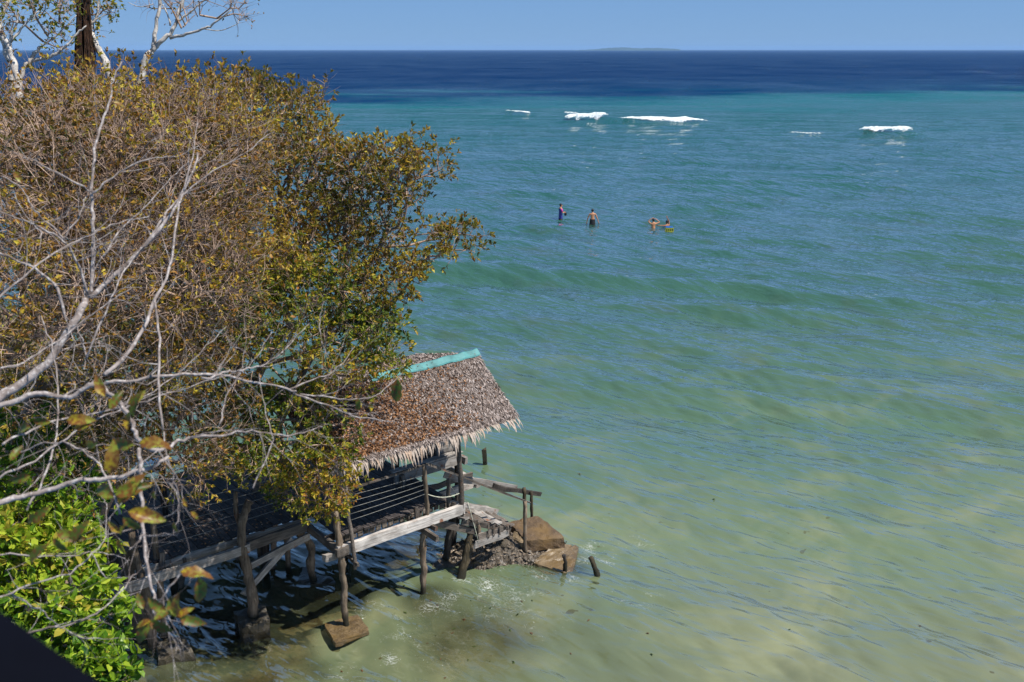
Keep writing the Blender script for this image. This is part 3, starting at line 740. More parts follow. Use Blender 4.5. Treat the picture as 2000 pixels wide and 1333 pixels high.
# raised platform at the right with its bench box
beam('platform_beam', W(2.2, 1.60, 2.04), W(3.98, 1.62, 2.04), 0.06, 0.25, WOOD_PALE, HUT, seed=4)
beam('platform_board', W(2.15, 1.66, 2.185), W(4.02, 1.68, 2.185), 0.20, 0.03, WOOD_PALE, HUT, seed=1)
for i in range(9):
    beam('platform_board', W(2.85, 1.86 + i * 0.155, 2.185), W(4.0, 1.86 + i * 0.155, 2.185), 0.145, 0.03, WOOD_DECK, HUT)
beam('platform_beam', W(2.75, 1.05, 1.62), W(3.98, 1.08, 1.60), 0.07, 0.16, WOOD_PALE, HUT, seed=5)
beam('platform_beam', W(2.75, 1.16, 1.80), W(3.98, 1.19, 1.78), 0.05, 0.12, WOOD, HUT, seed=2)
beam('platform_beam', W(3.99, 0.95, 1.62), W(4.0, 3.2, 1.62), 0.10, 0.14, WOOD_PALE, HUT, seed=0, ragged=0.02)
beam('platform_beam', W(4.02, 1.45, 2.02), W(4.02, 3.2, 2.02), 0.08, 0.16, WOOD_PALE, HUT, seed=3, ragged=0.02)
beam('post', W(2.34, 1.52, 1.80), W(2.34, 1.52, 2.12), 0.10, 0.09, WOOD, HUT, up=DV)
beam('post', W(2.72, 0.30, 1.6), W(2.72, 0.30, 2.35), 0.07, 0.05, WOOD, HUT, up=DV)
BENCH = thing('storage_bench', W(3.6, 2.3, 2.2), 'boxy plank bench with dark open side on the hut platform', 'bench')
for i in range(3):
    beam('front_board', W(3.42, 1.76, 2.275 + i * 0.105), W(3.92, 1.76, 2.275 + i * 0.105), 0.022, 0.10, WOOD_PALE, BENCH, segs=2)
    beam('side_board', W(3.93, 1.78, 2.275 + i * 0.105), W(3.93, 3.2, 2.275 + i * 0.105), 0.022, 0.10, WOOD_DECK, BENCH)
for i in range(4):
    beam('top_board', W(3.42 + i * 0.135, 1.74, 2.555), W(3.42 + i * 0.135, 3.2, 2.555), 0.128, 0.028, WOOD_DECK, BENCH)
beam('leg', W(3.42, 1.78, 2.2), W(3.42, 1.78, 2.54), 0.04, 0.04, WOOD, BENCH, up=DV)
beam('leg', W(3.42, 3.15, 2.2), W(3.42, 3.15, 2.54), 0.04, 0.04, WOOD, BENCH, up=DV)
for i in range(3):
    thin('cable', W(2.68, 2.22, 2.95 - i * 0.2), W(3.9, 1.7, 2.85 - i * 0.2), 0.0042, CABLE, HUT, 0.01)
    thin('cable', W(3.92, 1.7, 3.15 - i * 0.22), W(3.92, 3.1, 3.15 - i * 0.22), 0.0042, CABLE, HUT, 0.01)

# roof
m, nt, out = new_mat('thatch')
at = N(nt, 'ShaderNodeAttribute', attribute_name='rnd')
c = ramp(nt, [(0.0, (0.03, 0.021, 0.018)), (0.3, (0.11, 0.083, 0.07)), (0.6, (0.25, 0.20, 0.175)), (0.85, (0.40, 0.335, 0.305)), (1.0, (0.52, 0.46, 0.43))], at.outputs['Fac']).outputs[0]
b = N(nt, 'ShaderNodeBsdfPrincipled', i_Roughness=0.85); b.inputs['Specular IOR Level'].default_value = 0.2
nt.links.new(c, b.inputs['Base Color']); nt.links.new(b.outputs[0], out.inputs[0])
THATCH = m
ROOFBASE = simple_mat('thatch_base', (0.05, 0.036, 0.03), 0.95, 0, 12, 0.5)
STRAND = simple_mat('dry_palm_strand', (0.35, 0.285, 0.235), 0.8, 0, 9, 0.3)
STRAND2 = simple_mat('brown_palm_strand', (0.36, 0.26, 0.19), 0.8, 0, 9, 0.35)
U0, U1 = -0.45, 4.20
EV, EZ, RV, RZ, BV, BZ = -0.10, 3.57, 1.30, 4.60, 3.3, 4.10
def roof_pt(u, s, back=False):
    """s 0 at the eave, 1 at the ridge"""
    sag = -0.05 * math.sin(math.pi * np.clip((u - U0) / (U1 - U0), 0, 1))
    if back: return W(u, RV + (BV - RV) * (1 - s), RZ + (BZ - RZ) * (1 - s) + sag)
    return W(u, EV + (RV - EV) * s, EZ + (RZ - EZ) * s + sag - 0.03 * math.sin(math.pi * s))
V = []; F = []
NU, NS = 24, 7
for side in (0, 1):
    off = len(V)
    for a in range(NU + 1):
        for s in range(NS + 1):
            uu = U0 + (U1 - U0) * a / NU
            if side and a == NU: uu -= 0.25
            p = roof_pt(uu, s / NS, side == 1)
            V.append(p + Vector((0, 0, random.uniform(-.012, .012))))
    for a in range(NU + 1):
        for s in range(NS + 1):
            V.append(V[off + a * (NS + 1) + s] - Vector((0, 0, 0.09)))
    M_ = (NU + 1) * (NS + 1)
    for a in range(NU):
        for s in range(NS):
            q = [off + a * (NS + 1) + s, off + (a + 1) * (NS + 1) + s, off + (a + 1) * (NS + 1) + s + 1, off + a * (NS + 1) + s + 1]
            F.append(q); F.append([x + M_ for x in q[::-1]])
    for a in range(NU):
        q = off + a * (NS + 1); F.append([q, q + M_, q + NS + 1 + M_, q + NS + 1])
    for a in (0, NU):
        for s in range(NS):
            q = off + a * (NS + 1) + s; F.append([q, q + 1, q + 1 + M_, q + M_])
ROOF = world_obj('roof', np.array(V), np.array(F), ROOFBASE, HUT)
# thatch pieces: thousands of curled strips lying down the slope
def strips(n, seed, back=False, u0=U0, u1=U1):
    r = np.random.default_rng(seed)
    u = r.uniform(u0, u1 - (0.2 if back else 0), n); s = r.uniform(-0.02, 1.0, n)
    P = np.array([roof_pt(a, b_, back) for a, b_ in zip(u, s)])
    if back: dn = np.array(DV) * (BV - RV) + np.array([0, 0, BZ - RZ])
    else: dn = -(np.array(DV) * (RV - EV) + np.array([0, 0, RZ - EZ]))
    dn /= np.linalg.norm(dn); U = np.array(DU); nrm = np.cross(U, -dn) if not back else np.cross(U, -dn)
    if nrm[2] < 0: nrm = -nrm
    yaw = r.normal(0, 0.55, n)
    D = dn[None] * np.cos(yaw)[:, None] + U[None] * np.sin(yaw)[:, None]
    S = np.cross(nrm[None], D)
    tilt = r.normal(0, 0.5, n)
    S = S * np.cos(tilt)[:, None] + nrm[None] * np.sin(tilt)[:, None]
    L = r.uniform(0.04, 0.13, n)[:, None]; w = r.uniform(0.005, 0.014, n)[:, None]
    course = ((s * 8 + 0.25 * np.sin(u * 5.0)) % 1.0)[:, None]
    lift0 = r.uniform(0.004, 0.03, n)[:, None] + 0.022 * (1 - course); lift1 = r.uniform(0.0, 0.055, n)[:, None]; liftm = (lift0 + lift1) / 2 + r.uniform(0, 0.018, n)[:, None]
    a0 = P + nrm * lift0; m0 = P + D * L * 0.5 + nrm * liftm; e0 = P + D * L + nrm * lift1
    V = np.stack([a0 - S * w, a0 + S * w, m0 - S * w * 1.1, m0 + S * w * 1.1, e0 - S * w * 0.3, e0 + S * w * 0.3], 1).reshape(-1, 3)
    b_ = np.arange(n)[:, None] * 6
    F = np.concatenate([b_ + np.array([[0, 1, 3, 2]]), b_ + np.array([[2, 3, 5, 4]])])
    rn = np.clip(r.beta(2.2, 2.2, n), 0, 1)
    return V, F, np.repeat(rn, 6)
V1, F1, r1 = strips(42000, 3); V2, F2, r2 = strips(12000, 4, True)
V = np.concatenate([V1, V2]); F = np.concatenate([F1, F2 + len(V1)])
o = world_obj('thatch', V, F, THATCH, ROOF, attrs={'rnd': np.concatenate([r1, r2])}); o['kind'] = 'stuff'
# hanging strands along the eave: each its own piece, eight shared shapes
SM = []
for k in range(10):
    r = np.random.default_rng(80 + k); L = 1.0
    n = 5; V = []; bend = r.uniform(-0.22, 0.35); tw = r.normal(0, 0.5)
    for i in range(n):
        t = i / (n - 1); w = 0.085 * (1 - t) ** 0.7 + 0.008
        a = tw * t
        V += [(-w * math.cos(a) + bend * t * t * 0.8, -w * math.sin(a) - 0.22 * t * (1 - t) * 2, -t), (w * math.cos(a) + bend * t * t * 0.8, w * math.sin(a) - 0.22 * t * (1 - t) * 2, -t)]
    F = [(2 * i, 2 * i + 1, 2 * i + 3, 2 * i + 2) for i in range(n - 1)]
    SM.append([np_mesh('strand', np.array(V), np.array(F)) for _ in range(2)])
    SM[-1][0].materials.append(STRAND); SM[-1][1].materials.append(STRAND2)
r = np.random.default_rng(99)
for k in range(285):
    if k < 250:
        uu = U0 + (U1 - U0) * (k + r.uniform(-0.5, 0.5)) / 250
        p = roof_pt(uu, r.uniform(-0.03, 0.02)) - Vector((0, 0, 0.01)) - DV * 0.05; side = 0
        clump = 0.5 + 0.5 * math.sin(uu * 9.0) * math.sin(uu * 4.1 + 1)
        L = r.uniform(0.12, 0.22) + 0.22 * clump * r.uniform(0.4, 1) * (1 if uu < 3.0 else 0.5)
        if r.random() < 0.5 - 0.75 * clump: continue
        L *= r.choice([0.6, 0.85, 1.0, 1.25])
        out_ = r.uniform(0.05, 0.5) + (0.35 if uu > 2.9 else 0) ; yaw = r.normal(0, 0.25)
        yaw += (0.35 if uu > 3.0 else 0)
        ax = DU
    else:
        s_ = r.uniform(0, 1); p = roof_pt(U1, s_) - Vector((0, 0, 0.03)); L = r.uniform(0.06, 0.13); out_ = r.uniform(0.7, 1.3); yaw = r.normal(math.pi / 2, 0.3); ax = DU
    rot = Matrix.Rotation(TH + yaw, 4, 'Z') @ Matrix.Rotation(-out_, 4, 'X')
    M = Matrix.Translation(p) @ rot @ Matrix.Diagonal((0.27, L, L, 1))
    obj('thatch_strand', SM[k % 10][0 if r.random() < 0.75 else 1], None, M, HUT)
# teal ridge strip
V = []; n = 22
for i in range(n):
    uu = 1.5 + (U1 + 0.03 - 1.5) * i / (n - 1)
    z = random.uniform(-.014, .014) + (0.012 if i % 7 == 0 else 0)
    pr_ = roof_pt(uu, 1.0)
    V += [pr_ - DV * 0.135 + Vector((0, 0, -0.03 + z)), pr_ - DV * 0.12 + Vector((0, 0, 0.0 + z)), pr_ - DV * 0.01 + Vector((0, 0, 0.085 + z)), pr_ + DV * 0.02 + Vector((0, 0, 0.085 + z)), pr_ + DV * 0.11 + Vector((0, 0, 0.045 + z))]
F = [(i * 5 + k, (i + 1) * 5 + k, (i + 1) * 5 + k + 1, i * 5 + k + 1) for i in range(n - 1) for k in range(4)]
world_obj('ridge_cap', np.array(V), np.array(F), TEAL, ROOF)
for i in range(7): # rafters under the roof
    uu = 0.0 + i * 0.68
    beam('rafter', W(uu, EV + 0.12, EZ - 0.09), W(uu, RV, RZ - 0.17), 0.04, 0.06, WOOD_DARK, HUT, segs=2)
beam('eave_beam', W(-0.2, 0.03, 3.50), W(4.1, 0.03, 3.50), 0.07, 0.08, WOOD_DARK, HUT)
# dry leaves blown onto the roof
def leaf_quads(P, D, Nn, L, w, curl, six=False):
    """folded leaves: base P, direction D, normal Nn"""
    D = D / (np.linalg.norm(D, axis=1)[:, None] + 1e-9)
    S = np.cross(Nn, D); S /= np.linalg.norm(S, axis=1)[:, None] + 1e-9
    Nn = np.cross(D, S)
    L = np.asarray(L)[:, None]; w = np.asarray(w)[:, None]; c = np.asarray(curl)[:, None]
    n = len(P)
    if not six:
        V = np.stack([P, P + D * L * 0.45 - S * w + Nn * w * c, P + D * L, P + D * L * 0.45 + S * w + Nn * w * c], 1).reshape(-1, 3)
        b = np.arange(n)[:, None] * 4
        F = np.concatenate([b + np.array([[0, 2, 1]]), b + np.array([[0, 3, 2]])])
        return V, F, 4
    mid = P + D * L * 0.5 - Nn * L * 0.05
    V = np.stack([P, P + D * L * 0.30 - S * w * 0.85 + Nn * w * c, P + D * L * 0.72 - S * w * 0.8 + Nn * w * c, P + D * L - Nn * L * 0.12,
                  P + D * L * 0.72 + S * w * 0.8 + Nn * w * c, P + D * L * 0.30 + S * w * 0.85 + Nn * w * c, mid], 1).reshape(-1, 3)
    b = np.arange(n)[:, None] * 7
    F = np.concatenate([b + np.array([[0, 6, 1]]), b + np.array([[1, 6, 2]]), b + np.array([[2, 6, 3]]), b + np.array([[3, 6, 4]]), b + np.array([[4, 6, 5]]), b + np.array([[5, 6, 0]])])
    return V, F, 7
r = np.random.default_rng(5)
n = 21000
u = U0 + (U1 - U0) * r.beta(1.0, 1.9, n); s = r.uniform(0.0, 1.0, n)
keep = r.random(n) < np.clip(1.35 - (u - 1.3) / 2.3 + 0.25 * np.sin(5 * s + 3 * u) - 0.25 * s * (u > 2), 0.03, 1); u = u[keep]; s = s[keep]; n = len(u)
P = np.array([roof_pt(a, b_) for a, b_ in zip(u, s)]) + np.array([0, 0, 1]) * r.uniform(0.03, 0.075, n)[:, None]
D = r.normal(0, 1, (n, 3)) * [1, 1, 0.5] + np.array([0, 0, -0.3]); Nn = r.normal(0, 0.5, (n, 3)) + np.array([0.3, -0.4, 1])
V, F, k4 = leaf_quads(P, D, Nn, r.uniform(0.04, 0.085, n), r.uniform(0.012, 0.024, n), r.uniform(0.2, 1.0, n))
DRY = leaf_mat('dry_fallen_leaves', [(0.0, (0.04, 0.018, 0.01)), (0.4, (0.16, 0.075, 0.032)), (0.75, (0.33, 0.155, 0.062)), (1.0, (0.48, 0.28, 0.15))], 0.15, 0.6)
o = world_obj('fallen_leaves', V, F, DRY, attrs={'rnd': np.repeat(r.random(n), k4)})
tag(o, 'orange brown dry leaves littering the thatched roof', 'leaves', kind='stuff')

# ================================================================ stairs and landing
ST = thing('wooden_staircase', W(3.0, 0.3, 1.5), 'short broken wooden stair with handrails leading from the hut down to the rocks', 'stairs')
def ramp_z(u): return 1.52 - (u - 2.88) * (0.60 / 1.35)
for i in range(8):
    uu = 2.95 + i * 0.175 + random.uniform(-.01, .01)
    if i == 3: continue
    beam('tread', W(uu, -0.08 + random.uniform(-.05, .05), ramp_z(uu) + random.uniform(-.01, .01)), W(uu + random.uniform(-.03, .03), 0.74 + random.uniform(-.05, .03), ramp_z(uu) + random.uniform(-.01, .01)), 0.135, 0.035, WOOD_PALE if i in (0, 4, 5) else WOOD, ST, ragged=0.012)
beam('stringer', W(1.98, 0.12, 1.70), W(3.32, 0.05, 1.03), 0.06, 0.14, WOOD, ST)
beam('stringer', W(2.85, 0.02, 1.42), W(4.15, 0.02, 0.84), 0.05, 0.12, WOOD, ST)
beam('stringer', W(2.85, 0.78, 1.56), W(4.35, 0.78, 0.90), 0.05, 0.16, WOOD_PALE, ST, ragged=0.02)
beam('stringer', W(2.95, 0.90, 1.58), W(4.2, 0.86, 1.02), 0.09, 0.04, WOOD_PALE, ST, ragged=0.02)
beam('riser_board', W(3.08, -0.12, 0.87), W(3.98, -0.13, 0.86), 0.035, 0.15, WOOD_PALE, ST, seed=1, ragged=0.02)
beam('riser_board', W(3.22, -0.10, 1.03), W(3.85, -0.11, 1.01), 0.035, 0.14, WOOD, ST, seed=4, ragged=0.03)
for i, uu in enumerate((3.42, 3.56, 3.72, 3.95)):
    beam('batten', W(uu, -0.155, 0.92), W(uu + .01, -0.15, 1.24 - 0.06 * i), 0.03, 0.025, WOOD, ST, up=DV)
beam('handrail', W(2.06, 0.06, 2.95), W(4.62, -0.10, 1.37), 0.045, 0.04, WOOD, ST, seed=1)
beam('handrail', W(2.9, 0.72, 2.24), W(4.9, 0.75, 1.33), 0.03, 0.15, WOOD_PALE, ST, seed=2)
beam('handrail', W(4.2, 0.70, 1.62), W(5.62, 0.74, 0.98), 0.05, 0.10, WOOD_DARK, ST, seed=2)
crooked('post', [W(4.45, -0.14, 0.2), W(4.44, -0.13, 0.8), W(4.48, -0.1, 1.47)], 0.05, 0.038, WOOD_POST, ST, 31, 12, 8, 0.006, 0.1)
crooked('post', [W(5.12, 0.70, 0.3), W(5.10, 0.70, 1.32)], 0.045, 0.04, WOOD_WET, ST, 32, 9, 7, 0.008, 0.15)
crooked('post', [W(5.30, 0.66, 0.3), W(5.28, 0.66, 1.20)], 0.038, 0.034, WOOD_WET, ST, 33, 9, 7, 0.008, 0.12)
crooked('post', [W(3.28, -0.02, 0.75), W(3.26, 0.0, 1.32)], 0.05, 0.05, WOOD_POST, ST, 34, 7, 7, 0.006, 0.1)
thin('rope', W(3.0, 0.0, 1.85), W(3.15, -0.16, 0.95), 0.008, ROPE, ST, 0.0)
thin('rope', W(2.88, 0.5, 2.1), W(3.6, 0.8, 1.35), 0.007, ROPE, ST, 0.05)

# ================================================================ boardwalk
BW = thing('boardwalk', W(-1.5, 1.5, 0), 'shaded plank boardwalk on crooked stilts with cable railing left of the hut', 'boardwalk')
STRAIGHT = []; ZW = 1.86; u = -3.28
while u < 0.02:
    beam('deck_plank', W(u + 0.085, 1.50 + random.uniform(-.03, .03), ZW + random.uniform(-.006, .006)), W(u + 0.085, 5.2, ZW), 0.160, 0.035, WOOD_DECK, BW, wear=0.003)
    u += 0.172
beam('fascia_board', W(-3.46, 1.47, ZW - 0.10), W(0.02, 1.47, ZW - 0.09), 0.03, 0.15, WOOD_PALE, BW, seed=1, segs=6)
beam('outer_beam', W(-3.90, 1.20, 1.70), W(-1.35, 1.20, 1.71), 0.07, 0.19, WOOD_PALE, BW, seed=2, segs=6, ragged=0.02)
beam('outer_beam', W(-1.45, 1.26, 1.73), W(-0.10, 1.26, 1.76), 0.07, 0.21, WOOD, BW, seed=4, segs=5, ragged=0.02)
beam('outer_beam', W(-1.38, 1.33, 1.24), W(-0.02, 1.33, 1.50), 0.06, 0.14, WOOD_PALE, BW, seed=0)
beam('brace', W(-1.50, 1.36, 0.66), W(-0.38, 1.36, 1.54), 0.05, 0.13, WOOD_PALE, BW, seed=3, ragged=0.02)
beam('brace', W(-1.75, 1.55, 1.55), W(-1.1, 2.6, 1.2), 0.05, 0.1, WOOD, BW, seed=3)
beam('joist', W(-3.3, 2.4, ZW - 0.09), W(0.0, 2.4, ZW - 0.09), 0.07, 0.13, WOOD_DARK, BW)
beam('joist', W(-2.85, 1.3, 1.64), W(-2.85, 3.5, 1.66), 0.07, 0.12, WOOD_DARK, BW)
beam('batten', W(-2.55, 1.44, 1.80), W(-2.55, 1.40, 1.45), 0.07, 0.05, WOOD, BW, up=DV)
beam('batten', W(-2.95, 1.42, 2.06), W(-2.98, 1.42, 1.58), 0.10, 0.05, WOOD, BW, up=DV)
crooked('post', [W(-1.42, 1.22, 0.15), W(-1.37, 1.2, 0.6), W(-1.42, 1.22, 1.2), W(-1.50, 1.22, 1.8), W(-1.42, 1.25, 2.3), W(-1.26, 1.25, 2.66)], 0.105, 0.072, WOOD_POST, BW, 41, 24, 10, 0.010, 0.10)
crooked('post', [W(-1.50, 1.38, 1.60), W(-1.42, 1.4, 2.1), W(-1.48, 1.42, 2.5), W(-1.43, 1.42, 2.86)], 0.055, 0.045, WOOD_POST, BW, 42, 12, 8, 0.012, 0.1)
crooked('post', [W(-3.30, 1.45, 0.2), W(-3.28, 1.45, 0.9), W(-3.36, 1.45, 1.7), W(-3.42, 1.45, 2.1), W(-3.44, 1.45, 2.62)], 0.095, 0.06, WOOD_POST, BW, 43, 18, 9, 0.012, 0.15)
crooked('post', [W(-3.02, 1.6, 0.2), W(-3.0, 1.6, 1.4), W(-3.0, 1.55, 2.9)], 0.07, 0.05, WOOD_POST, BW, 44, 14, 8, 0.012, 0.12)
crooked('post', [W(0.33, 1.94, -0.2), W(0.22, 1.9, 0.5), W(0.28, 1.9, 0.95), W(-0.02, 1.85, 1.35), W(-0.02, 1.7, 2.0)], 0.09, 0.08, WOOD_POST, BW, 45, 18, 9, 0.014, 0.12)
crooked('post', [W(-0.35, 2.9, -0.3), W(-0.3, 2.9, 1.8)], 0.09, 0.09, WOOD_DARK, BW, 46, 10, 9, 0.012, 0.1)
crooked('post', [W(-2.2, 3.3, -0.1), W(-2.2, 3.3, 2.9)], 0.08, 0.06, WOOD_DARK, BW, 47, 10, 9, 0.012, 0.1)
crooked('post', [W(-0.25, 3.35, 0.1), W(-0.25, 3.35, 2.95)], 0.07, 0.05, WOOD_POST, BW, 48, 10, 9, 0.012, 0.1)
BR = crooked('railing', [W(-3.2, 3.35, 2.85), W(-1.8, 3.35, 2.92), W(-0.2, 3.35, 2.9)], 0.05, 0.04, WOOD_POST, BW, 49, 14, 8, 0.015, 0.1)
for i in range(5):
    thin('cable', W(-3.02, 1.5, 2.92 - i * 0.19), W(0.0, 1.62, 2.80 - i * 0.165), 0.0048, CABLE, BR, 0.02)
r = np.random.default_rng(15)
n = 260
P = np.array([W(a, b_, ZW + 0.03) for a, b_ in zip(r.uniform(-3.2, 0.0, n), r.uniform(1.55, 3.4, n))])
V, F, k4 = leaf_quads(P, r.normal(0, 1, (n, 3)) * [1, 1, 0.15], r.normal(0, 0.3, (n, 3)) + [0, 0, 1], r.uniform(0.04, 0.08, n), r.uniform(0.012, 0.022, n), r.uniform(0.2, 0.6, n))
o = world_obj('fallen_leaves', V, F, DRY, attrs={'rnd': np.repeat(r.random(n) * 0.5 + 0.5, k4)})
tag(o, 'scattered fallen leaves on the planks of the boardwalk', 'leaves', kind='stuff')
# far deck glimpsed through the branches
FD = thing('timber_deck', at_z(270, 780, 1.85) - Vector((0, 0, 1.85)), 'bare grey plank deck glimpsed through the branches far behind the boardwalk', 'deck')
c0 = at_z(275, 782, 1.85)
for i in range(12):
    p = c0 + DU * (-1.0 + i * 0.19)
    beam('deck_plank', p - DV * 1.0, p + DV * 1.3, 0.178, 0.035, WOOD, FD)
for a, b_ in ((-0.9, -0.9), (1.0, -0.9), (-0.9, 1.1), (1.0, 1.1)):
    p = c0 + DU * a + DV * b_; crooked('post', [p - Vector((0, 0, 2.3)), p - Vector((0, 0, 0.03))], 0.07, 0.07, WOOD_DARK, FD, int(abs(a) * 10 + 3), 6, 7)
# ================================================================ rocks, footings, stumps
def slab(name, top, thick, mat, label, cat, seed=0, sub=7, rough=0.02, group=None, taper=0.04):
    """block whose upper face has four world corners (counter-clockwise from above)"""
    r = np.random.default_rng(seed)
    A, B, C, D = [np.array(p) for p in top]
    V = []; idx = {}
    def P(s, t):
        return A * (1 - s) * (1 - t) + B * s * (1 - t) + C * s * t + D * (1 - s) * t
    cen = (A + B + C + D) / 4
    def add(p): V.append(p); return len(V) - 1
    top_i = np.zeros((sub + 1, sub + 1), int)
    for a in range(sub + 1):
        for b in range(sub + 1):
            p = P(a / sub, b / sub); edge = a in (0, sub) or b in (0, sub)
            j = r.normal(0, rough, 3)
            if edge: j[2] -= abs(r.normal(0, rough * 0.8)); p = p + (cen - p) * abs(r.normal(0, 0.008))
            corner = a in (0, sub) and b in (0, sub)
            if corner: p = p + (cen - p) * 0.03
            top_i[a, b] = add(p + j)
    ring = [(a, 0) for a in range(sub)] + [(sub, b) for b in range(sub)] + [(a, sub) for a in range(sub, 0, -1)] + [(0, b) for b in range(sub, 0, -1)]
    layers = [[top_i[a, b] for a, b in ring]]
    for q in range(1, 4):
        f = q / 3; lay = []
        for a, b in ring:
            p = V[top_i[a, b]]
            o_ = (p - cen) * (taper * f); o_[2] = 0
            lay.append(add(p + o_ - np.array([0, 0, thick * f]) + r.normal(0, rough, 3)))
        layers.append(lay)
    F = [(top_i[a, b], top_i[a + 1, b], top_i[a + 1, b + 1], top_i[a, b + 1]) for a in range(sub) for b in range(sub)]
    n = len(ring)
    for q in range(3):
        for k in range(n):
            F.append((layers[q][k], layers[q + 1][k], layers[q + 1][(k + 1) % n], layers[q][(k + 1) % n]))
    o = world_obj(name, np.array(V), np.array(F), mat)
    tag(o, label, cat, group); return o
def crn(*pts): return [at_z(x, y, z) for x, y, z in pts]
slab('concrete_slab', crn((1028, 1057, .50), (1104, 1050, .38), (1052, 1007, .60), (994, 1019, .64)), 0.26, SLABDARK, 'larger tilted broken concrete slab beside the foot of the stair, highest out of the water', 'concrete slab', 1, 9, 0.010, 'broken concrete slabs')
slab('concrete_slab', crn((1040, 1098, .16), (1118, 1124, .05), (1130, 1066, .04), (1085, 1060, .20)), 0.30, CONCRETE, 'lower half submerged concrete slab with the thin black stump in front of it', 'concrete slab', 2, 9, 0.012, 'broken concrete slabs')
slab('concrete_slab', crn((1000, 1052, .45), (1022, 1062, .45), (1030, 1044, .55), (1004, 1038, .55)), 0.4, CONCRETE, 'small pale concrete chunk wedged under the end of the stair', 'concrete slab', 3, 4, 0.012, 'broken concrete slabs')
slab('concrete_footing', crn((655, 1258, .03), (722, 1231, .08), (699, 1200, .13), (632, 1217, .09)), 0.09, CONCRETE, 'tilted square concrete footing at the base of the front left stilt', 'footing', 4, 7, 0.005, 'stilt footings', 0.02)
slab('concrete_footing', crn((812, 1193, -.06), (866, 1184, -.07), (856, 1150, -.05), (802, 1162, -.05)), 0.25, CONCRETE, 'footing just under the water at the middle front stilt', 'footing', 5, 7, 0.010, 'stilt footings', 0.02)
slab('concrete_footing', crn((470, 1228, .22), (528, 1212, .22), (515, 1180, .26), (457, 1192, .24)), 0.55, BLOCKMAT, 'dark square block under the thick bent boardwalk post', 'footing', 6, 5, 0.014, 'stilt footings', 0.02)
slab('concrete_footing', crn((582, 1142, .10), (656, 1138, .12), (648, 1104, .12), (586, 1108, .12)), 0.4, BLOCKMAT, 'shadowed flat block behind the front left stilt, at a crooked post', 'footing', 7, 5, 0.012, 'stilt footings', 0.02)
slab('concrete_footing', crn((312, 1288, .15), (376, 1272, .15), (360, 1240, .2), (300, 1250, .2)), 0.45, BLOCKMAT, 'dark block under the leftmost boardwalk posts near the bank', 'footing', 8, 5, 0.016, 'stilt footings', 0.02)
slab('concrete_pier', crn((236, 1075, 1.95), (272, 1066, 1.95), (262, 1050, 1.95), (226, 1058, 1.95)), 2.1, BLOCKMAT, 'narrow stained concrete pier behind the leftmost boardwalk post', 'pier', 9, 5, 0.015, None, 0.02)
slab('stone_abutment', crn((150, 1010, 1.9), (238, 998, 1.9), (240, 972, 1.9), (150, 980, 1.9)), 1.4, BLOCKMAT, 'brown stone abutment at the land end of the boardwalk', 'stone wall', 10, 6, 0.03, None, 0.02)
# rubble mound
def lump(name, cen, rx, ry, rz, mat, seed, n=3, amp=0.25, M=None):
    import bmesh
    bm = bmesh.new(); bmesh.ops.create_icosphere(bm, subdivisions=n, radius=1.0)
    r = np.random.default_rng(seed); ks = r.normal(0, 2.2, (14, 3)); phs = r.uniform(0, 6.28, 14)
    for v in bm.verts:
        c = np.array(v.co); d = 1 + amp * sum(math.sin(float(ks[i] @ c) * (1 + i * 0.18) + phs[i]) / (1 + 0.35 * i) for i in range(14)) / 2.2
        v.co = Vector((c[0] * rx * d, c[1] * ry * d, c[2] * rz * d))
    me = bpy.data.meshes.new(name); bm.to_mesh(me); bm.free()
    return obj(name, me, mat, Matrix.Translation(cen) @ Matrix.Rotation(seed * 1.3, 4, 'Z'))
mc = at_z(968, 1100, 0.0)
gx, gy = np.meshgrid(np.linspace(-1.35, 1.35, 90), np.linspace(-0.9, 1.1, 70), indexing='ij')
hh = 0.62 * np.exp(-((gx - 0.15) / 0.75) ** 2 - ((gy - 0.25) / 0.55) ** 2) + 0.35 * np.exp(-((gx + 0.55) / 0.5) ** 2 - ((gy - 0.1) / 0.4) ** 2)
rr_ = np.random.default_rng(8)
hh = hh - 0.13 + 0.055 * fbm(gx * 3, gy * 3, 9, 5, 0.5) * (hh > 0.05) + 0.02 * rr_.normal(0, 1, gx.shape)
V = np.stack([mc.x + gx * 1.22, mc.y + gy * 1.15, hh], -1).reshape(-1, 3)
i, j = np.meshgrid(np.arange(89), np.arange(69), indexing='ij'); a = (i * 70 + j).ravel()
o = world_obj('rubble_mound', V, np.stack([a, a + 70, a + 71, a + 1], 1), DARKROCK)
tag(o, 'dark wet mound of rubble under the stair', 'rubble', kind='stuff')
k = 0
for (x, y, z, s_, mt, lb) in [(1003, 1101, .08, .09, CONCRETE, 'small pinkish stone on the rubble near the lower slab'), (1018, 1047, .5, .0, None, ''), (960, 1118, .0, .16, CONCRETE, 'low brown rock at the water line below the stair'),
                        (1012, 1121, .0, .17, CONCRETE, 'flat ochre rock at the front of the rubble beside the lower slab'), (935, 1090, .25, .13, DARKROCK, 'dark wet rock by the leaning stilt'), (985, 1060, .45, .14, DARKROCK, 'dark rock at the top of the rubble under the stair boards'),
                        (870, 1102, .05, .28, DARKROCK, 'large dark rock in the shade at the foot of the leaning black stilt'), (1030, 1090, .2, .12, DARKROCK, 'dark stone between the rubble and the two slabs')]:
    if mt is None: continue
    o = lump('rock', at_z(x, y, z) - Vector((0, 0, s_ * 0.2)), s_ * 1.3, s_, s_ * 0.7, mt, k + 3, 3, 0.3); k += 1
    tag(o, lb, 'rock', 'rocks below the stair')
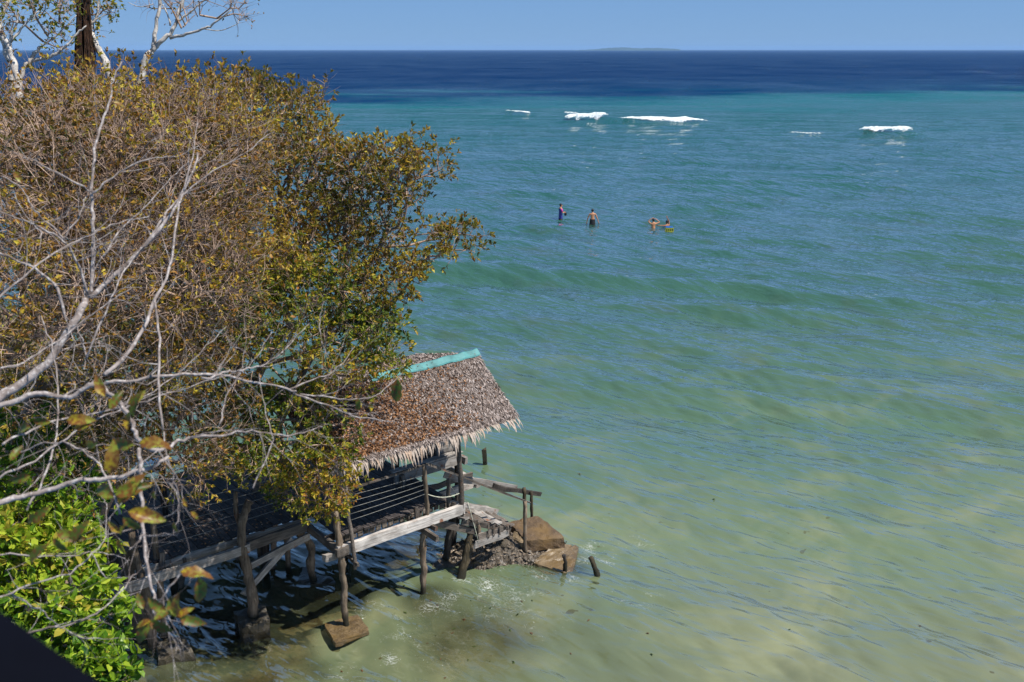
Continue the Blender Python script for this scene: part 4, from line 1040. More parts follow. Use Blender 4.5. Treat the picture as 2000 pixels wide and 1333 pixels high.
# scattered stones on the mound, too many to count
Vs, Fs = [], []; r = np.random.default_rng(17); base = 0
oct_v = np.array([[1, 0, 0], [0, 1, 0], [-1, 0, 0], [0, -1, 0], [0, 0, 1], [0, 0, -0.6]]); oct_f = np.array([[0, 1, 4], [1, 2, 4], [2, 3, 4], [3, 0, 4], [1, 0, 5], [2, 1, 5], [3, 2, 5], [0, 3, 5]])
for q in range(1500):
    a_, b_ = r.integers(4, 86), r.integers(4, 66)
    if hh[a_, b_] < -0.04: continue
    s_ = r.uniform(0.012, 0.05) 
    M_ = np.array(Matrix.Rotation(r.uniform(0, 6), 3, 'Z') @ Matrix.Rotation(r.normal(0, .5), 3, 'X'))
    v_ = (oct_v + r.normal(0, 0.18, (6, 3))) * [s_ * r.uniform(.8, 1.5), s_, s_ * .7]
    Vs.append(v_ @ M_.T + [mc.x + gx[a_, b_] * 1.22, mc.y + gy[a_, b_] * 1.15, hh[a_, b_] + s_ * 0.2]); Fs.append(oct_f + base); base += 6
STONES = simple_mat('wet_stones', (0.16, 0.125, 0.09), 0.22, 0, 4, 0.7, 0.0, 0.5)
o = world_obj('pebbles', np.concatenate(Vs), np.concatenate(Fs), STONES); tag(o, 'wet glistening pebbles strewn over the rubble mound', 'pebbles', kind='stuff')
# stumps
def stump(pts, r0, r1, label, seed, mat=WOOD_WET):
    o = crooked('broken_post', pts, r0, r1, mat, None, seed, 12, 8, 0.008, 0.16)
    tag(o, label, 'wooden stump', 'broken posts standing in the water')
p = at_z(948, 908, 0)
s = beam('broken_post', p - Vector((0, 0, 0.4)), p + Vector((-0.03, 0, 0.46)), 0.12, 0.07, WOOD_WET, up=Vector((0, 1, 0)), segs=5, ragged=0.03, wear=0.008)
tag(s, 'flat squared post stump standing alone in the water behind the hut', 'wooden stump', 'broken posts standing in the water')
p = at_z(1167, 1127, 0); stump([p - Vector((-.06, 0, .3)), p + Vector((-.02, 0, .1)), p + Vector((-.15, .05, .45))], 0.085, 0.04, 'ragged leaning stump furthest right, standing alone in the shallows', 61)
p = at_z(1104, 1122, 0); stump([p - Vector((0, 0, .3)), p + Vector((0, 0, .2)), p + Vector((-.02, 0, .46))], 0.05, 0.04, 'thin black stump right in front of the lower concrete slab', 62, WOOD_DARK)
# seaweed
SW = simple_mat('seaweed', (0.05, 0.075, 0.012), 0.5, 0, 20, 0.5)
SWB = simple_mat('brown_weed', (0.10, 0.045, 0.015), 0.6, 0, 20, 0.5)
Vs, Fs = {0: [], 1: []}, {0: [], 1: []}; cnt = [0, 0]
for q in range(64):
    x, y = random.uniform(380, 1990), random.uniform(860, 1330)
    if q < 40: x, y = random.gauss(960, 170), random.gauss(1240, 60)
    if y > 1333: continue
    p = at_z(x, y, 0.0); p.z = float(sea_h(np.array([p.x]), np.array([p.y]), 0.05)[0]) + 0.012
    kk = 0 if random.random() < 0.45 else 1
    for b_ in range(random.randint(2, 5)):
        a_ = random.uniform(0, 6.28); L = 0.012 + 0.05 * random.random() ** 2
        d_ = np.array([math.cos(a_), math.sin(a_), 0]); s_ = np.array([-d_[1], d_[0], 0]) * L * 0.3
        c_ = np.array(p) + s_ * random.uniform(-1, 1)
        Vs[kk].append(np.array([c_ - d_ * L, c_ + s_, c_ + d_ * L, c_ - s_])); Fs[kk].append(np.array([[0, 1, 2, 3]]) + cnt[kk]); cnt[kk] += 4
for kk, mt, nm in ((0, SW, 'green'), (1, SWB, 'brown')):
    o = world_obj('seaweed', np.concatenate(Vs[kk]), np.concatenate(Fs[kk]), mt); tag(o, f'small {nm} scraps of weed floating on the shallow water', 'seaweed', kind='stuff')
# ================================================================ camera-side railing
o = beam('balcony_rail', Vector((0, 0, CAM_H)) + ray(-420, 1112) * 1.15, Vector((0, 0, CAM_H)) + ray(620, 1885) * 1.02, 0.16, 0.10, BLACK, segs=2, wear=0.0)
tag(o, 'dark painted rail of the lookout, out of focus in the bottom left corner', 'railing')
# ================================================================ trees
def ellip_pts(e, n, r, shell=0.5):
    cx, cy, dp, rx, ry, rz = e[:6]
    c = np.array(at_d(cx, cy, dp)); sx, sy = rx * dp / FPX, ry * dp / FPX
    v = r.normal(0, 1, (n, 3)); v /= np.linalg.norm(v, axis=1)[:, None]
    rad_ = r.uniform(0, 1, n) ** (1 / 3.0 * (1 - shell) + 0.05)
    v = v * rad_[:, None]
    fw = np.array([0, math.cos(PITCH), -math.sin(PITCH)]); up = np.array([0, math.sin(PITCH), math.cos(PITCH)]); rt = np.array([1.0, 0, 0])
    return c + v[:, :1] * sx * rt + v[:, 1:2] * sy * up + v[:, 2:3] * rz * fw, c
def skeleton(root_path, ells, r, dens=15.0, bf=0.35):
    """minimum-cost branching tree that fills the ellipsoids, from an explicit trunk polyline"""
    tp = smooth_path(root_path, max(6, int(len(root_path) * 5)))
    pts = []; cen = []; leafi = []
    for e in ells:
        sx, sy = e[3] * e[2] / FPX, e[4] * e[2] / FPX
        n = int(4.19 * sx * sy * e[5] * dens) + 12
        p, c = ellip_pts(e, n, r)
        pts.append(p); cen.append(np.repeat(c[None], n, 0)); leafi.append(np.full(n, e[6]))
    pts = np.concatenate(pts); cen = np.concatenate(cen); leafi = np.concatenate(leafi)
    o = np.argsort(np.linalg.norm(pts - tp[-1], axis=1) * 0.6 + np.linalg.norm(pts - tp[len(tp) // 2], axis=1) * 0.4)
    pts, cen, leafi = pts[o], cen[o], leafi[o]
    nt_ = len(tp); M_ = nt_ + len(pts) * 3
    P = np.zeros((M_, 3)); par = np.full(M_, -1); pl = np.zeros(M_); C = np.zeros((M_, 3)); Lf = np.zeros(M_)
    P[:nt_] = tp; par[1:nt_] = np.arange(nt_ - 1)
    pl[1:nt_] = np.cumsum(np.linalg.norm(np.diff(tp, axis=0), axis=1)) * 0.7
    C[:nt_] = tp; Lf[:nt_] = -1
    k = nt_
    st = nt_ // 3
    for q in range(len(pts)):
        d = np.linalg.norm(P[st:k] - pts[q], axis=1)
        j = int(np.argmin(d + bf * pl[st:k])) + st
        dj = d[j - st]
        if dj < 0.10: continue
        m_ = 1 + (dj > 0.55) + (dj > 1.1)
        prev = j
        for a in range(1, m_ + 1):
            if k >= M_: break
            f = a / m_
            p = P[j] * (1 - f) + pts[q] * f
            if a < m_: p = p + r.normal(0, 0.09 * dj ** 0.7, 3) + np.array([0, 0, 0.10 * dj * math.sin(math.pi * f)])
            P[k] = p; par[k] = prev; pl[k] = pl[prev] + np.linalg.norm(P[k] - P[prev]); C[k] = cen[q]; Lf[k] = leafi[q]
            prev = k; k += 1
    P, par, C, Lf = P[:k], par[:k], C[:k], Lf[:k]
    cnt = np.ones(k)
    for a in range(k - 1, 0, -1): cnt[par[a]] += cnt[a]
    return P, par, cnt, C, Lf, nt_
def twig_growth(P0, D0, r, nseg, L, r0, droop=0.0, wig=0.35):
    n = len(P0); segsA, segsB, R0, R1 = [], [], [], []
    D = D0 / (np.linalg.norm(D0, axis=1)[:, None] + 1e-9); p = P0.copy()
    curl = r.normal(0, wig * 0.55, (n, 3))
    for s in range(nseg):
        D = D + curl + r.normal(0, wig * 0.5, (n, 3)) + np.array([0, 0, -droop]); D /= np.linalg.norm(D, axis=1)[:, None] + 1e-9
        q = p + D * (L / nseg)[:, None]
        segsA.append(p); segsB.append(q); R0.append(r0 * (1 - s / (nseg + 0.6))); R1.append(r0 * (1 - (s + 1) / (nseg + 0.6)))
        p = q
    return segsA, segsB, R0, R1, p, D
def make_tree(name, root_path, ells, seed, leafmat, label, cat, group, bark=BARK_GREY, tw=BARK_TWIG, twigs=5, tlen=(0.35, 0.8), lsize=0.085, rosette=5, r_tip=0.007, wpow=0.42, upb=0.5, dens=15.0, twr=0.0062, six=False, lw=0.27, maxr=0.2, fold=(0.2, 0.9)):
    r = np.random.default_rng(seed)
    P, par, cnt, C, Lf, nt_ = skeleton(root_path, ells, r, dens)
    T = thing(name, root_path[0], label, cat, group)
    R = np.minimum(r_tip * cnt ** wpow, maxr)
    k = np.arange(1, len(P))
    big = R[k] > 0.022
    for nm, sel, sides, mt in (('trunk', big, 7, bark), ('branches', ~big, 4, tw)):
        kk = k[sel]
        if len(kk) == 0: continue
        V, F = prisms(P[par[kk]], P[kk], np.minimum(R[par[kk]], R[kk] * 1.35), R[kk], sides)
        o_ = world_obj(nm, V, F, mt, T, smooth=True)
        if nm == 'branches': o_['kind'] = 'stuff'
    # twigs
    src = np.nonzero((cnt < 14) & (Lf >= 0))[0]
    src = np.repeat(src, twigs)
    outw = P[src] - C[src]
    ext = np.linalg.norm(outw, axis=1)[:, None] + 1e-6
    par_d = P[src] - P[np.maximum(par[src], 0)]; par_d /= np.linalg.norm(par_d, axis=1)[:, None] + 1e-9
    D = outw / ext * 0.55 + par_d * 0.6 + r.normal(0, 0.6, (len(src), 3)) + np.array([0, 0, upb])
    L = r.uniform(*tlen, len(src))
    A, B, R0, R1, tip, TD = twig_growth(P[src], D, r, 4, L, np.full(len(src), twr) * r.uniform(.7, 1.3, len(src)))
    # side twigs from the second joints
    A2, B2, R02, R12, tip2, TD2 = twig_growth(B[1], (B[1] - A[1]) / 0.15 + r.normal(0, 0.9, (len(src), 3)), r, 3, L * r.uniform(.4, .8, len(src)), np.full(len(src), twr * 0.7))
    SA = np.concatenate(A + A2); SB = np.concatenate(B + B2); Ra = np.concatenate(R0 + R02); Rb = np.concatenate(R1 + R12)
    V, F = prisms(SA, SB, Ra, Rb, 3)
    world_obj('twigs', V, F, tw, T)['kind'] = 'stuff'
    # leaves in rosettes at the twig ends and along the last joints
    lf = np.clip(Lf[src], 0, 1)
    tips = np.concatenate([tip, tip2, B[2]]); dirs = np.concatenate([TD, TD2, TD]); lfa = np.concatenate([lf, lf, lf * 0.6])
    keep = r.random(len(tips)) < lfa
    tips, dirs = tips[keep], dirs[keep]
    tips = np.repeat(tips, rosette, 0); dirs = np.repeat(dirs, rosette, 0); n = len(tips)
    rd = r.normal(0, 1, (n, 3)); rd -= dirs * (rd * dirs).sum(1)[:, None]; rd /= np.linalg.norm(rd, axis=1)[:, None] + 1e-9
    LD = dirs * r.uniform(0.2, 1.0, n)[:, None] + rd * r.uniform(0.5, 1.0, n)[:, None] + np.array([0, 0, 0.15])
    base = tips - dirs * r.uniform(0, 0.07, n)[:, None]
    Nn = np.cross(LD, np.cross(dirs, LD) + r.normal(0, 0.35, (n, 3))); Nn = np.where(Nn[:, 2:3] < 0, -Nn, Nn) + r.normal(0, 0.25, (n, 3)) * np.linalg.norm(Nn, axis=1)[:, None]
    Ls = r.uniform(0.5, 1.25, n) * lsize
    V, F, kk = leaf_quads(base, LD, Nn / (np.linalg.norm(Nn, axis=1)[:, None] + 1e-9), Ls, Ls * lw * r.uniform(.7, 1.15, n), r.uniform(*fold, n), six)
    # colour drifts gently from branch to branch
    clus = 0.5 + 0.22 * np.sin(base[:, 0] * 1.9 + 1) * np.sin(base[:, 1] * 1.7) + 0.16 * np.sin(base[:, 2] * 3.1 + base[:, 0])
    rn = np.clip(clus + r.normal(0, 0.24, n), 0, 1)
    world_obj('foliage', V, F, leafmat, T, attrs={'rnd': np.repeat(rn, kk)})['kind'] = 'stuff'
    return T, n, len(SA)
GT = 'leafy shore trees round the hut'
stats = []
# (px, py, depth, rx px, ry px, half depth m, leafiness)
stats.append(make_tree('mangrove_tree', [(-9.6, 14.6, 0.4), (-9.0, 14.9, 2.6), (-7.8, 14.6, 5.0), (-6.6, 14.4, 7.2)],
    [(120, 308, 15.5, 200, 95, 1.3, .50), (330, 288, 16.5, 190, 85, 1.3, .65), (60, 400, 14, 190, 130, 1.3, .45), (270, 390, 15, 190, 130, 1.4, .42), (120, 540, 13.6, 190, 110, 1.2, .55), (330, 540, 14.8, 150, 120, 1.2, .5), (40, 640, 13.0, 150, 90, 1.0, .7),
     (60, 243, 17.0, 120, 45, 1.0, .8), (230, 235, 17.5, 120, 42, 1.0, .8), (150, 300, 17.5, 190, 110, 1.0, .6), (340, 330, 18, 170, 110, 1.0, .7), (180, 480, 16.2, 200, 120, 1.0, .7), (380, 440, 17, 120, 110, .9, .7), (370, 238, 17.6, 60, 34, .6, .8)],
    101, LEAF_BROWN, 'large half bare tree of dense brown twigs filling the upper left', 'tree', GT, twigs=6, tlen=(0.4, 0.95), lsize=0.082, rosette=5, twr=0.0066, dens=19, upb=0.35))
stats.append(make_tree('mangrove_tree', [(-6.9, 20.6, -0.3), (-6.4, 20.4, 2.5), (-5.6, 19.8, 5.0), (-4.6, 19.4, 7.2)],
    [(440, 234, 19.5, 130, 68, 1.2, .95), (560, 264, 19.5, 85, 75, 1.1, .9), (625, 249, 19.5, 34, 66, .5, .5), (470, 330, 18.5, 120, 110, 1.2, .7), (600, 370, 19, 90, 95, 1.1, .65), (690, 400, 19, 80, 85, .9, .7), (500, 480, 18, 110, 100, 1.1, .7), (640, 500, 18.6, 90, 90, 1.0, .8)],
    102, LEAF_GOLD, 'brown and gold leaved tree topping the skyline between the twiggy tree and the sparse one', 'tree', GT, twigs=5, tlen=(0.25, 0.6), lsize=0.095, rosette=5, twr=0.0062, dens=17, upb=0.6))
stats.append(make_tree('mangrove_tree', [(-6.2, 20.0, -0.3), (-5.4, 19.6, 2.2), (-4.3, 19.4, 4.6), (-3.4, 19.3, 6.0)],
    [(745, 348, 18.6, 85, 62, .7, .85), (830, 318, 18.6, 48, 34, .5, .95), (690, 328, 18.9, 25, 28, .4, .9), (790, 385, 18.5, 60, 35, .5, .6), (800, 455, 18.4, 70, 26, .5, .65), (888, 470, 18.4, 48, 24, .45, .95), (740, 520, 18.3, 80, 45, .7, .9), (700, 600, 18.2, 85, 62, .8, .9), (795, 555, 18.3, 24, 28, .3, .9), (845, 500, 18.3, 20, 14, .3, .6)],
    103, LEAF_GOLD, 'sparse tree whose leafy branches reach furthest right over the open sea', 'tree', GT, twigs=4, tlen=(0.2, 0.5), lsize=0.095, rosette=5, twr=0.006, dens=21, upb=0.7))
stats.append(make_tree('mangrove_tree', [(-7.2, 19.2, -0.2), (-6.6, 18.8, 1.9), (-5.8, 18.0, 3.6), (-5.0, 17.6, 4.8)],
    [(560, 640, 17.6, 120, 75, 1.0, .9), (450, 640, 17.2, 110, 75, 1.0, .8), (680, 680, 17.6, 75, 50, .6, .95), (420, 560, 17, 90, 70, .9, .6), (640, 760, 17.4, 70, 45, .45, .85), (725, 722, 17.5, 52, 26, .3, .95), (740, 690, 17.6, 40, 26, .3, .9), (520, 530, 17.6, 100, 60, .7, .8), (630, 570, 17.7, 95, 60, .7, .85), (720, 630, 17.8, 50, 50, .5, .85)],
    104, LEAF_GREEN, 'yellow green leafy tree just above the thatched roof', 'tree', GT, twigs=5, tlen=(0.2, 0.5), lsize=0.09, rosette=6, twr=0.0055, dens=18, upb=0.4))
stats.append(make_tree('mangrove_tree', [(-5.3, 19.6, -0.2), (-5.0, 19.2, 1.6), (-4.6, 18.4, 2.9), (-4.0, 17.3, 3.9)],
    [(600, 860, 17.6, 85, 60, .6, .95), (650, 925, 17.7, 48, 48, .45, .95), (560, 810, 17.6, 90, 55, .6, .9), (500, 890, 17.2, 60, 40, .5, .9), (590, 950, 17.7, 50, 40, .4, .7), (540, 930, 17.6, 40, 20, .3, .6), (645, 985, 17.8, 28, 18, .25, .8), (470, 800, 17.4, 60, 45, .4, .85), (430, 870, 17.2, 55, 35, .35, .6), (360, 930, 17.0, 60, 20, .3, .35)],
    105, LEAF_GREEN, 'bright yellow green tree hanging over the boardwalk in front of the hut roof', 'tree', GT, twigs=5, tlen=(0.15, 0.4), lsize=0.09, rosette=6, twr=0.005, dens=22, upb=0.1))
stats.append(make_tree('mangrove_tree', [(-8.2, 16.6, 0.1), (-7.6, 16.3, 2.4), (-6.6, 15.8, 4.2)],
    [(220, 680, 15.0, 150, 80, 1.0, .65), (360, 690, 15.6, 90, 60, .8, .7), (90, 740, 14.0, 140, 80, 1.0, .5), (250, 800, 15.5, 110, 60, .7, .55), (380, 830, 16.2, 80, 50, .6, .6), (430, 760, 16.6, 50, 40, .5, .5), (330, 900, 16.2, 80, 30, .5, .45), (170, 880, 15.0, 110, 50, .7, .6)],
    106, LEAF_BROWN, 'low tangled tree with yellow brown leaves above the boardwalk', 'tree', GT, twigs=5, tlen=(0.3, 0.75), lsize=0.08, rosette=5, twr=0.0062, dens=15, upb=0.1))
stats.append(make_tree('mangrove_tree', [(-9.6, 20.5, 0.0), (-9.0, 20.3, 2.0), (-8.0, 20.0, 4.0)],
    [(300, 600, 19, 160, 80, .8, .9), (430, 640, 19, 110, 60, .8, .9), (330, 720, 18.8, 130, 60, .7, .9), (180, 640, 18.5, 150, 90, .8, .8), (350, 830, 18.2, 120, 60, .6, .9), (120, 800, 18, 130, 90, .8, .8), (470, 850, 18.4, 60, 50, .4, .9), (250, 900, 17.5, 90, 50, .6, .8), (240, 500, 19, 200, 80, .8, .9), (440, 740, 18.4, 50, 40, .4, .8)],
    109, LEAF_GREEN, 'dense green tree half hidden behind the bare and twiggy trees at left', 'tree', GT, twigs=5, tlen=(0.2, 0.5), lsize=0.10, rosette=6, twr=0.006, dens=13, upb=0.3))
# bushes on the bank, bottom left
stats.append(make_tree('leafy_bush', [(-6.9, 13.6, 0.9), (-6.6, 13.4, 1.8), (-6.3, 13.2, 2.5)],
    [(90, 1160, 13.4, 120, 70, .6, 1), (30, 1080, 13.6, 110, 80, .7, 1), (120, 1060, 14.2, 75, 60, .5, 1), (160, 1230, 13.2, 80, 45, .5, 1), (110, 1290, 12.8, 110, 60, .5, 1), (200, 1310, 12.8, 45, 36, .4, 1), (60, 1230, 13.0, 110, 60, .5, 1)],
    107, LEAF_BUSH, 'bright green leafy bush in the bottom left corner', 'bush', None, BARK_GREY, BARK_GREY, twigs=4, tlen=(0.12, 0.34), lsize=0.15, rosette=6, twr=0.005, dens=26, upb=0.5, six=True, lw=0.27, fold=(0.1, 0.5)))
stats.append(make_tree('leafy_bush', [(-8.6, 15.2, 0.9), (-8.2, 15.0, 2.0), (-7.6, 14.8, 3.0)],
    [(60, 950, 14.4, 110, 60, .7, 1), (130, 985, 14.8, 70, 40, .5, 1), (30, 850, 14.6, 90, 60, .7, 1), (20, 1010, 14.2, 60, 50, .6, 1)],
    108, LEAF_BUSH, 'darker green bush behind the bright one, under the bare white branches', 'bush', None, BARK_GREY, BARK_GREY, twigs=4, tlen=(0.12, 0.34), lsize=0.10, rosette=6, twr=0.005, dens=26, upb=0.4, six=True, lw=0.30, fold=(0.1, 0.5)))
# white barked trees against the sky
GW = 'white barked trees against the horizon'
def path_d(pts, d0, d1=None):
    n = len(pts); d1 = d0 if d1 is None else d1
    return [tuple(at_d(x, y, d0 + (d1 - d0) * i / (n - 1))) for i, (x, y) in enumerate(pts)]
def limbs(T, paths, mt, sides=7, name='limb'):
    for q, (pts, ra, rb, d0, d1) in enumerate(paths):
        P = smooth_path(path_d(pts, d0, d1), len(pts) * 4)
        r = np.random.default_rng(q + 5)
        P = P + r.normal(0, ra * 0.25, P.shape)
        V, F = tube_geo(P, np.linspace(ra, rb, len(P)) * (1 + r.normal(0, 0.04, len(P))), sides, 0.05, q)
        world_obj(name, V, F, mt, T, smooth=True)
def crown(T, ells, seed, leafmat, dens, starts, twigs=4, tlen=(0.2, 0.5), lsize=0.10, rosette=5, six=False, twr=0.005, upb=0.4, tw=BARK_TWIG):
    """branching that starts from given points and fills ellipsoids, then twigs and leaves"""
    r = np.random.default_rng(seed)
    base = skeleton(starts, ells, r, dens)
    P, par, cnt, C, Lf, nt_ = base
    R = np.minimum(0.006 * cnt ** 0.4, 0.03)
    k = np.arange(nt_, len(P))
    V, F = prisms(P[par[k]], P[k], np.minimum(R[par[k]], R[k] * 1.3), R[k], 4)
    world_obj('branches', V, F, tw, T, smooth=True)['kind'] = 'stuff'
    src = np.repeat(np.nonzero((cnt < 10) & (Lf >= 0))[0], twigs)
    D = (P[src] - C[src]) * 0.5 + r.normal(0, 0.6, (len(src), 3)) + np.array([0, 0, upb])
    L = r.uniform(*tlen, len(src))
    A, B, R0, R1, tip, TD = twig_growth(P[src], D, r, 3, L, np.full(len(src), twr))
    V, F = prisms(np.concatenate(A), np.concatenate(B), np.concatenate(R0), np.concatenate(R1), 3)
    world_obj('twigs', V, F, tw, T)['kind'] = 'stuff'
    lf = np.clip(Lf[src], 0, 1); keep = r.random(len(tip)) < lf
    tips = np.repeat(tip[keep], rosette, 0); dirs = np.repeat(TD[keep], rosette, 0); n = len(tips)
    LD = dirs * 0.6 + r.normal(0, 0.7, (n, 3)); Nn = r.normal(0, 0.6, (n, 3)) + [0, 0, 1]
    Ls = r.uniform(0.6, 1.15, n) * lsize
    V, F, kk = leaf_quads(tips, LD, Nn, Ls, Ls * 0.27, r.uniform(.2, .8, n), six)
    world_obj('foliage', V, F, leafmat, T, attrs={'rnd': np.repeat(np.clip(r.normal(0.5, 0.25, n), 0, 1), kk)})['kind'] = 'stuff'
DEPW = 22.0
T = thing('white_barked_tree', at_d(285, 240, DEPW), 'white barked forked tree leaning right against the sky, rightmost of the three', 'tree', GW)
limbs(T, [([(262, 230), (272, 170), (283, 122), (298, 98)], .075, .062, DEPW, DEPW), ([(298, 98), (303, 60), (311, 20), (314, -40)], .05, .035, DEPW, DEPW), ([(296, 100), (318, 78), (338, 58), (350, 25), (366, -20)], .055, .035, DEPW, DEPW),
          ([(334, 74), (362, 68), (398, 57), (420, 45), (450, 20)], .035, .016, DEPW, DEPW - .3), ([(343, 45), (375, 22), (410, -10)], .026, .014, DEPW, DEPW), ([(333, 50), (328, 30), (318, 10)], .022, .014, DEPW, DEPW),
          ([(398, 57), (430, 60), (462, 48), (466, 40)], .012, .006, DEPW, DEPW), ([(300, 8), (275, 14), (250, 5)], .012, .006, DEPW, DEPW)], BARK_WHITE)
crown(T, [(410, 22, DEPW, 75, 24, .8, .35), (350, -5, DEPW, 70, 24, .8, .3), (465, 8, DEPW, 32, 22, .5, .6), (300, 0, DEPW, 40, 16, .5, .15)], 201, LEAF_BROWN, 14, path_d([(338, 70), (362, 50), (390, 30)], DEPW), twigs=4, tlen=(.25, .6), lsize=.075, rosette=2, twr=.005)
T = thing('white_barked_tree', at_d(205, 240, DEPW - 1), 'white barked tree wrapped in a curtain of dark hanging roots', 'tree', GW)
limbs(T, [([(222, 200), (213, 140), (200, 108), (186, 82), (176, 58), (172, 30), (160, -30)], .085, .05, DEPW - 1, DEPW - 1), ([(176, 50), (190, 30), (196, -20)], .03, .02, DEPW - 1, DEPW - 1), ([(180, 45), (196, 34), (222, 20)], .014, .007, DEPW - 1, DEPW - 1)], BARK_WHITE)
crown(T, [(205, 8, DEPW - 1, 24, 24, .4, 1.0), (180, 62, DEPW - 1, 14, 10, .2, 1), (150, -5, DEPW - 1, 40, 26, .5, .9), (215, 20, DEPW - 1, 10, 8, .2, 1)], 202, LEAF_GREEN, 26, path_d([(178, 55), (174, 30), (176, 10)], DEPW - 1), twigs=4, tlen=(.12, .3), lsize=.09, rosette=4)
r = np.random.default_rng(31); n = 210; A_, B_ = [], []
for q in range(n):
    x0 = r.uniform(150, 176); xb = x0 + (r.uniform(-6, 16) if x0 > 163 else r.uniform(-6, 5)); y0 = r.uniform(-30, 70); yb = r.uniform(90, 165) if x0 > 168 else r.uniform(100, 170)
    dd = DEPW - 1 + r.uniform(-.22, .22)
    p = None; m_ = 7
    for a in range(m_ + 1):
        f = a / m_; c = np.array(at_d(x0 + (xb - x0) * f + r.normal(0, .7), y0 + (yb - y0) * f, dd))
        if p is not None: A_.append(p); B_.append(c)
        p = c
A_, B_ = np.array(A_), np.array(B_)
V, F = prisms(A_, B_, np.full(len(A_), .012), np.full(len(A_), .010), 3)
o = world_obj('hanging_roots', V, F, BARK_DARK, T); o['kind'] = 'stuff'
T = thing('white_barked_tree', at_d(30, 240, DEPW - 2), 'white barked multi stemmed tree furthest left against the sky', 'tree', GW)
D3 = DEPW - 2
limbs(T, [([(38, 200), (32, 142), (24, 112), (18, 88), (6, 74), (-3, 50)], .075, .045, D3, D3), ([(26, 200), (20, 130), (12, 100), (2, 66), (0, 40), (10, 18), (20, -10)], .065, .04, D3 + .3, D3 + .3), ([(20, 88), (22, 70), (32, 50), (36, 20)], .032, .018, D3, D3), ([(24, 80), (40, 58), (58, 40), (76, 22)], .028, .012, D3, D3),
          ([(34, 190), (45, 138), (58, 122), (66, 108), (80, 92)], .05, .035, D3 + .5, D3 + .5), ([(60, 120), (92, 112), (115, 103), (130, 88), (150, 66), (168, 50)], .04, .014, D3 + .5, D3 + .5), ([(80, 92), (108, 72), (130, 50), (150, 30)], .018, .008, D3 + .5, D3 + .5)], BARK_WHITE)
crown(T, [(95, 55, D3 + .5, 34, 34, .5, .9), (125, 25, D3 + .5, 34, 34, .6, .9), (50, 15, D3, 45, 22, .5, .9), (90, -5, D3, 60, 24, .6, .9), (12, 62, D3, 10, 12, .2, .6), (30, 38, D3, 18, 10, .2, .7), (120, 85, D3 + .5, 26, 14, .3, .7), (5, 10, D3, 14, 12, .2, .5)],
      203, LEAF_GREEN, 26, path_d([(70, 105), (85, 80), (105, 60), (118, 40)], D3 + .5), twigs=4, tlen=(.12, .3), lsize=.10, rosette=3)
print('TREES', [(a[1], a[2]) for a in stats])
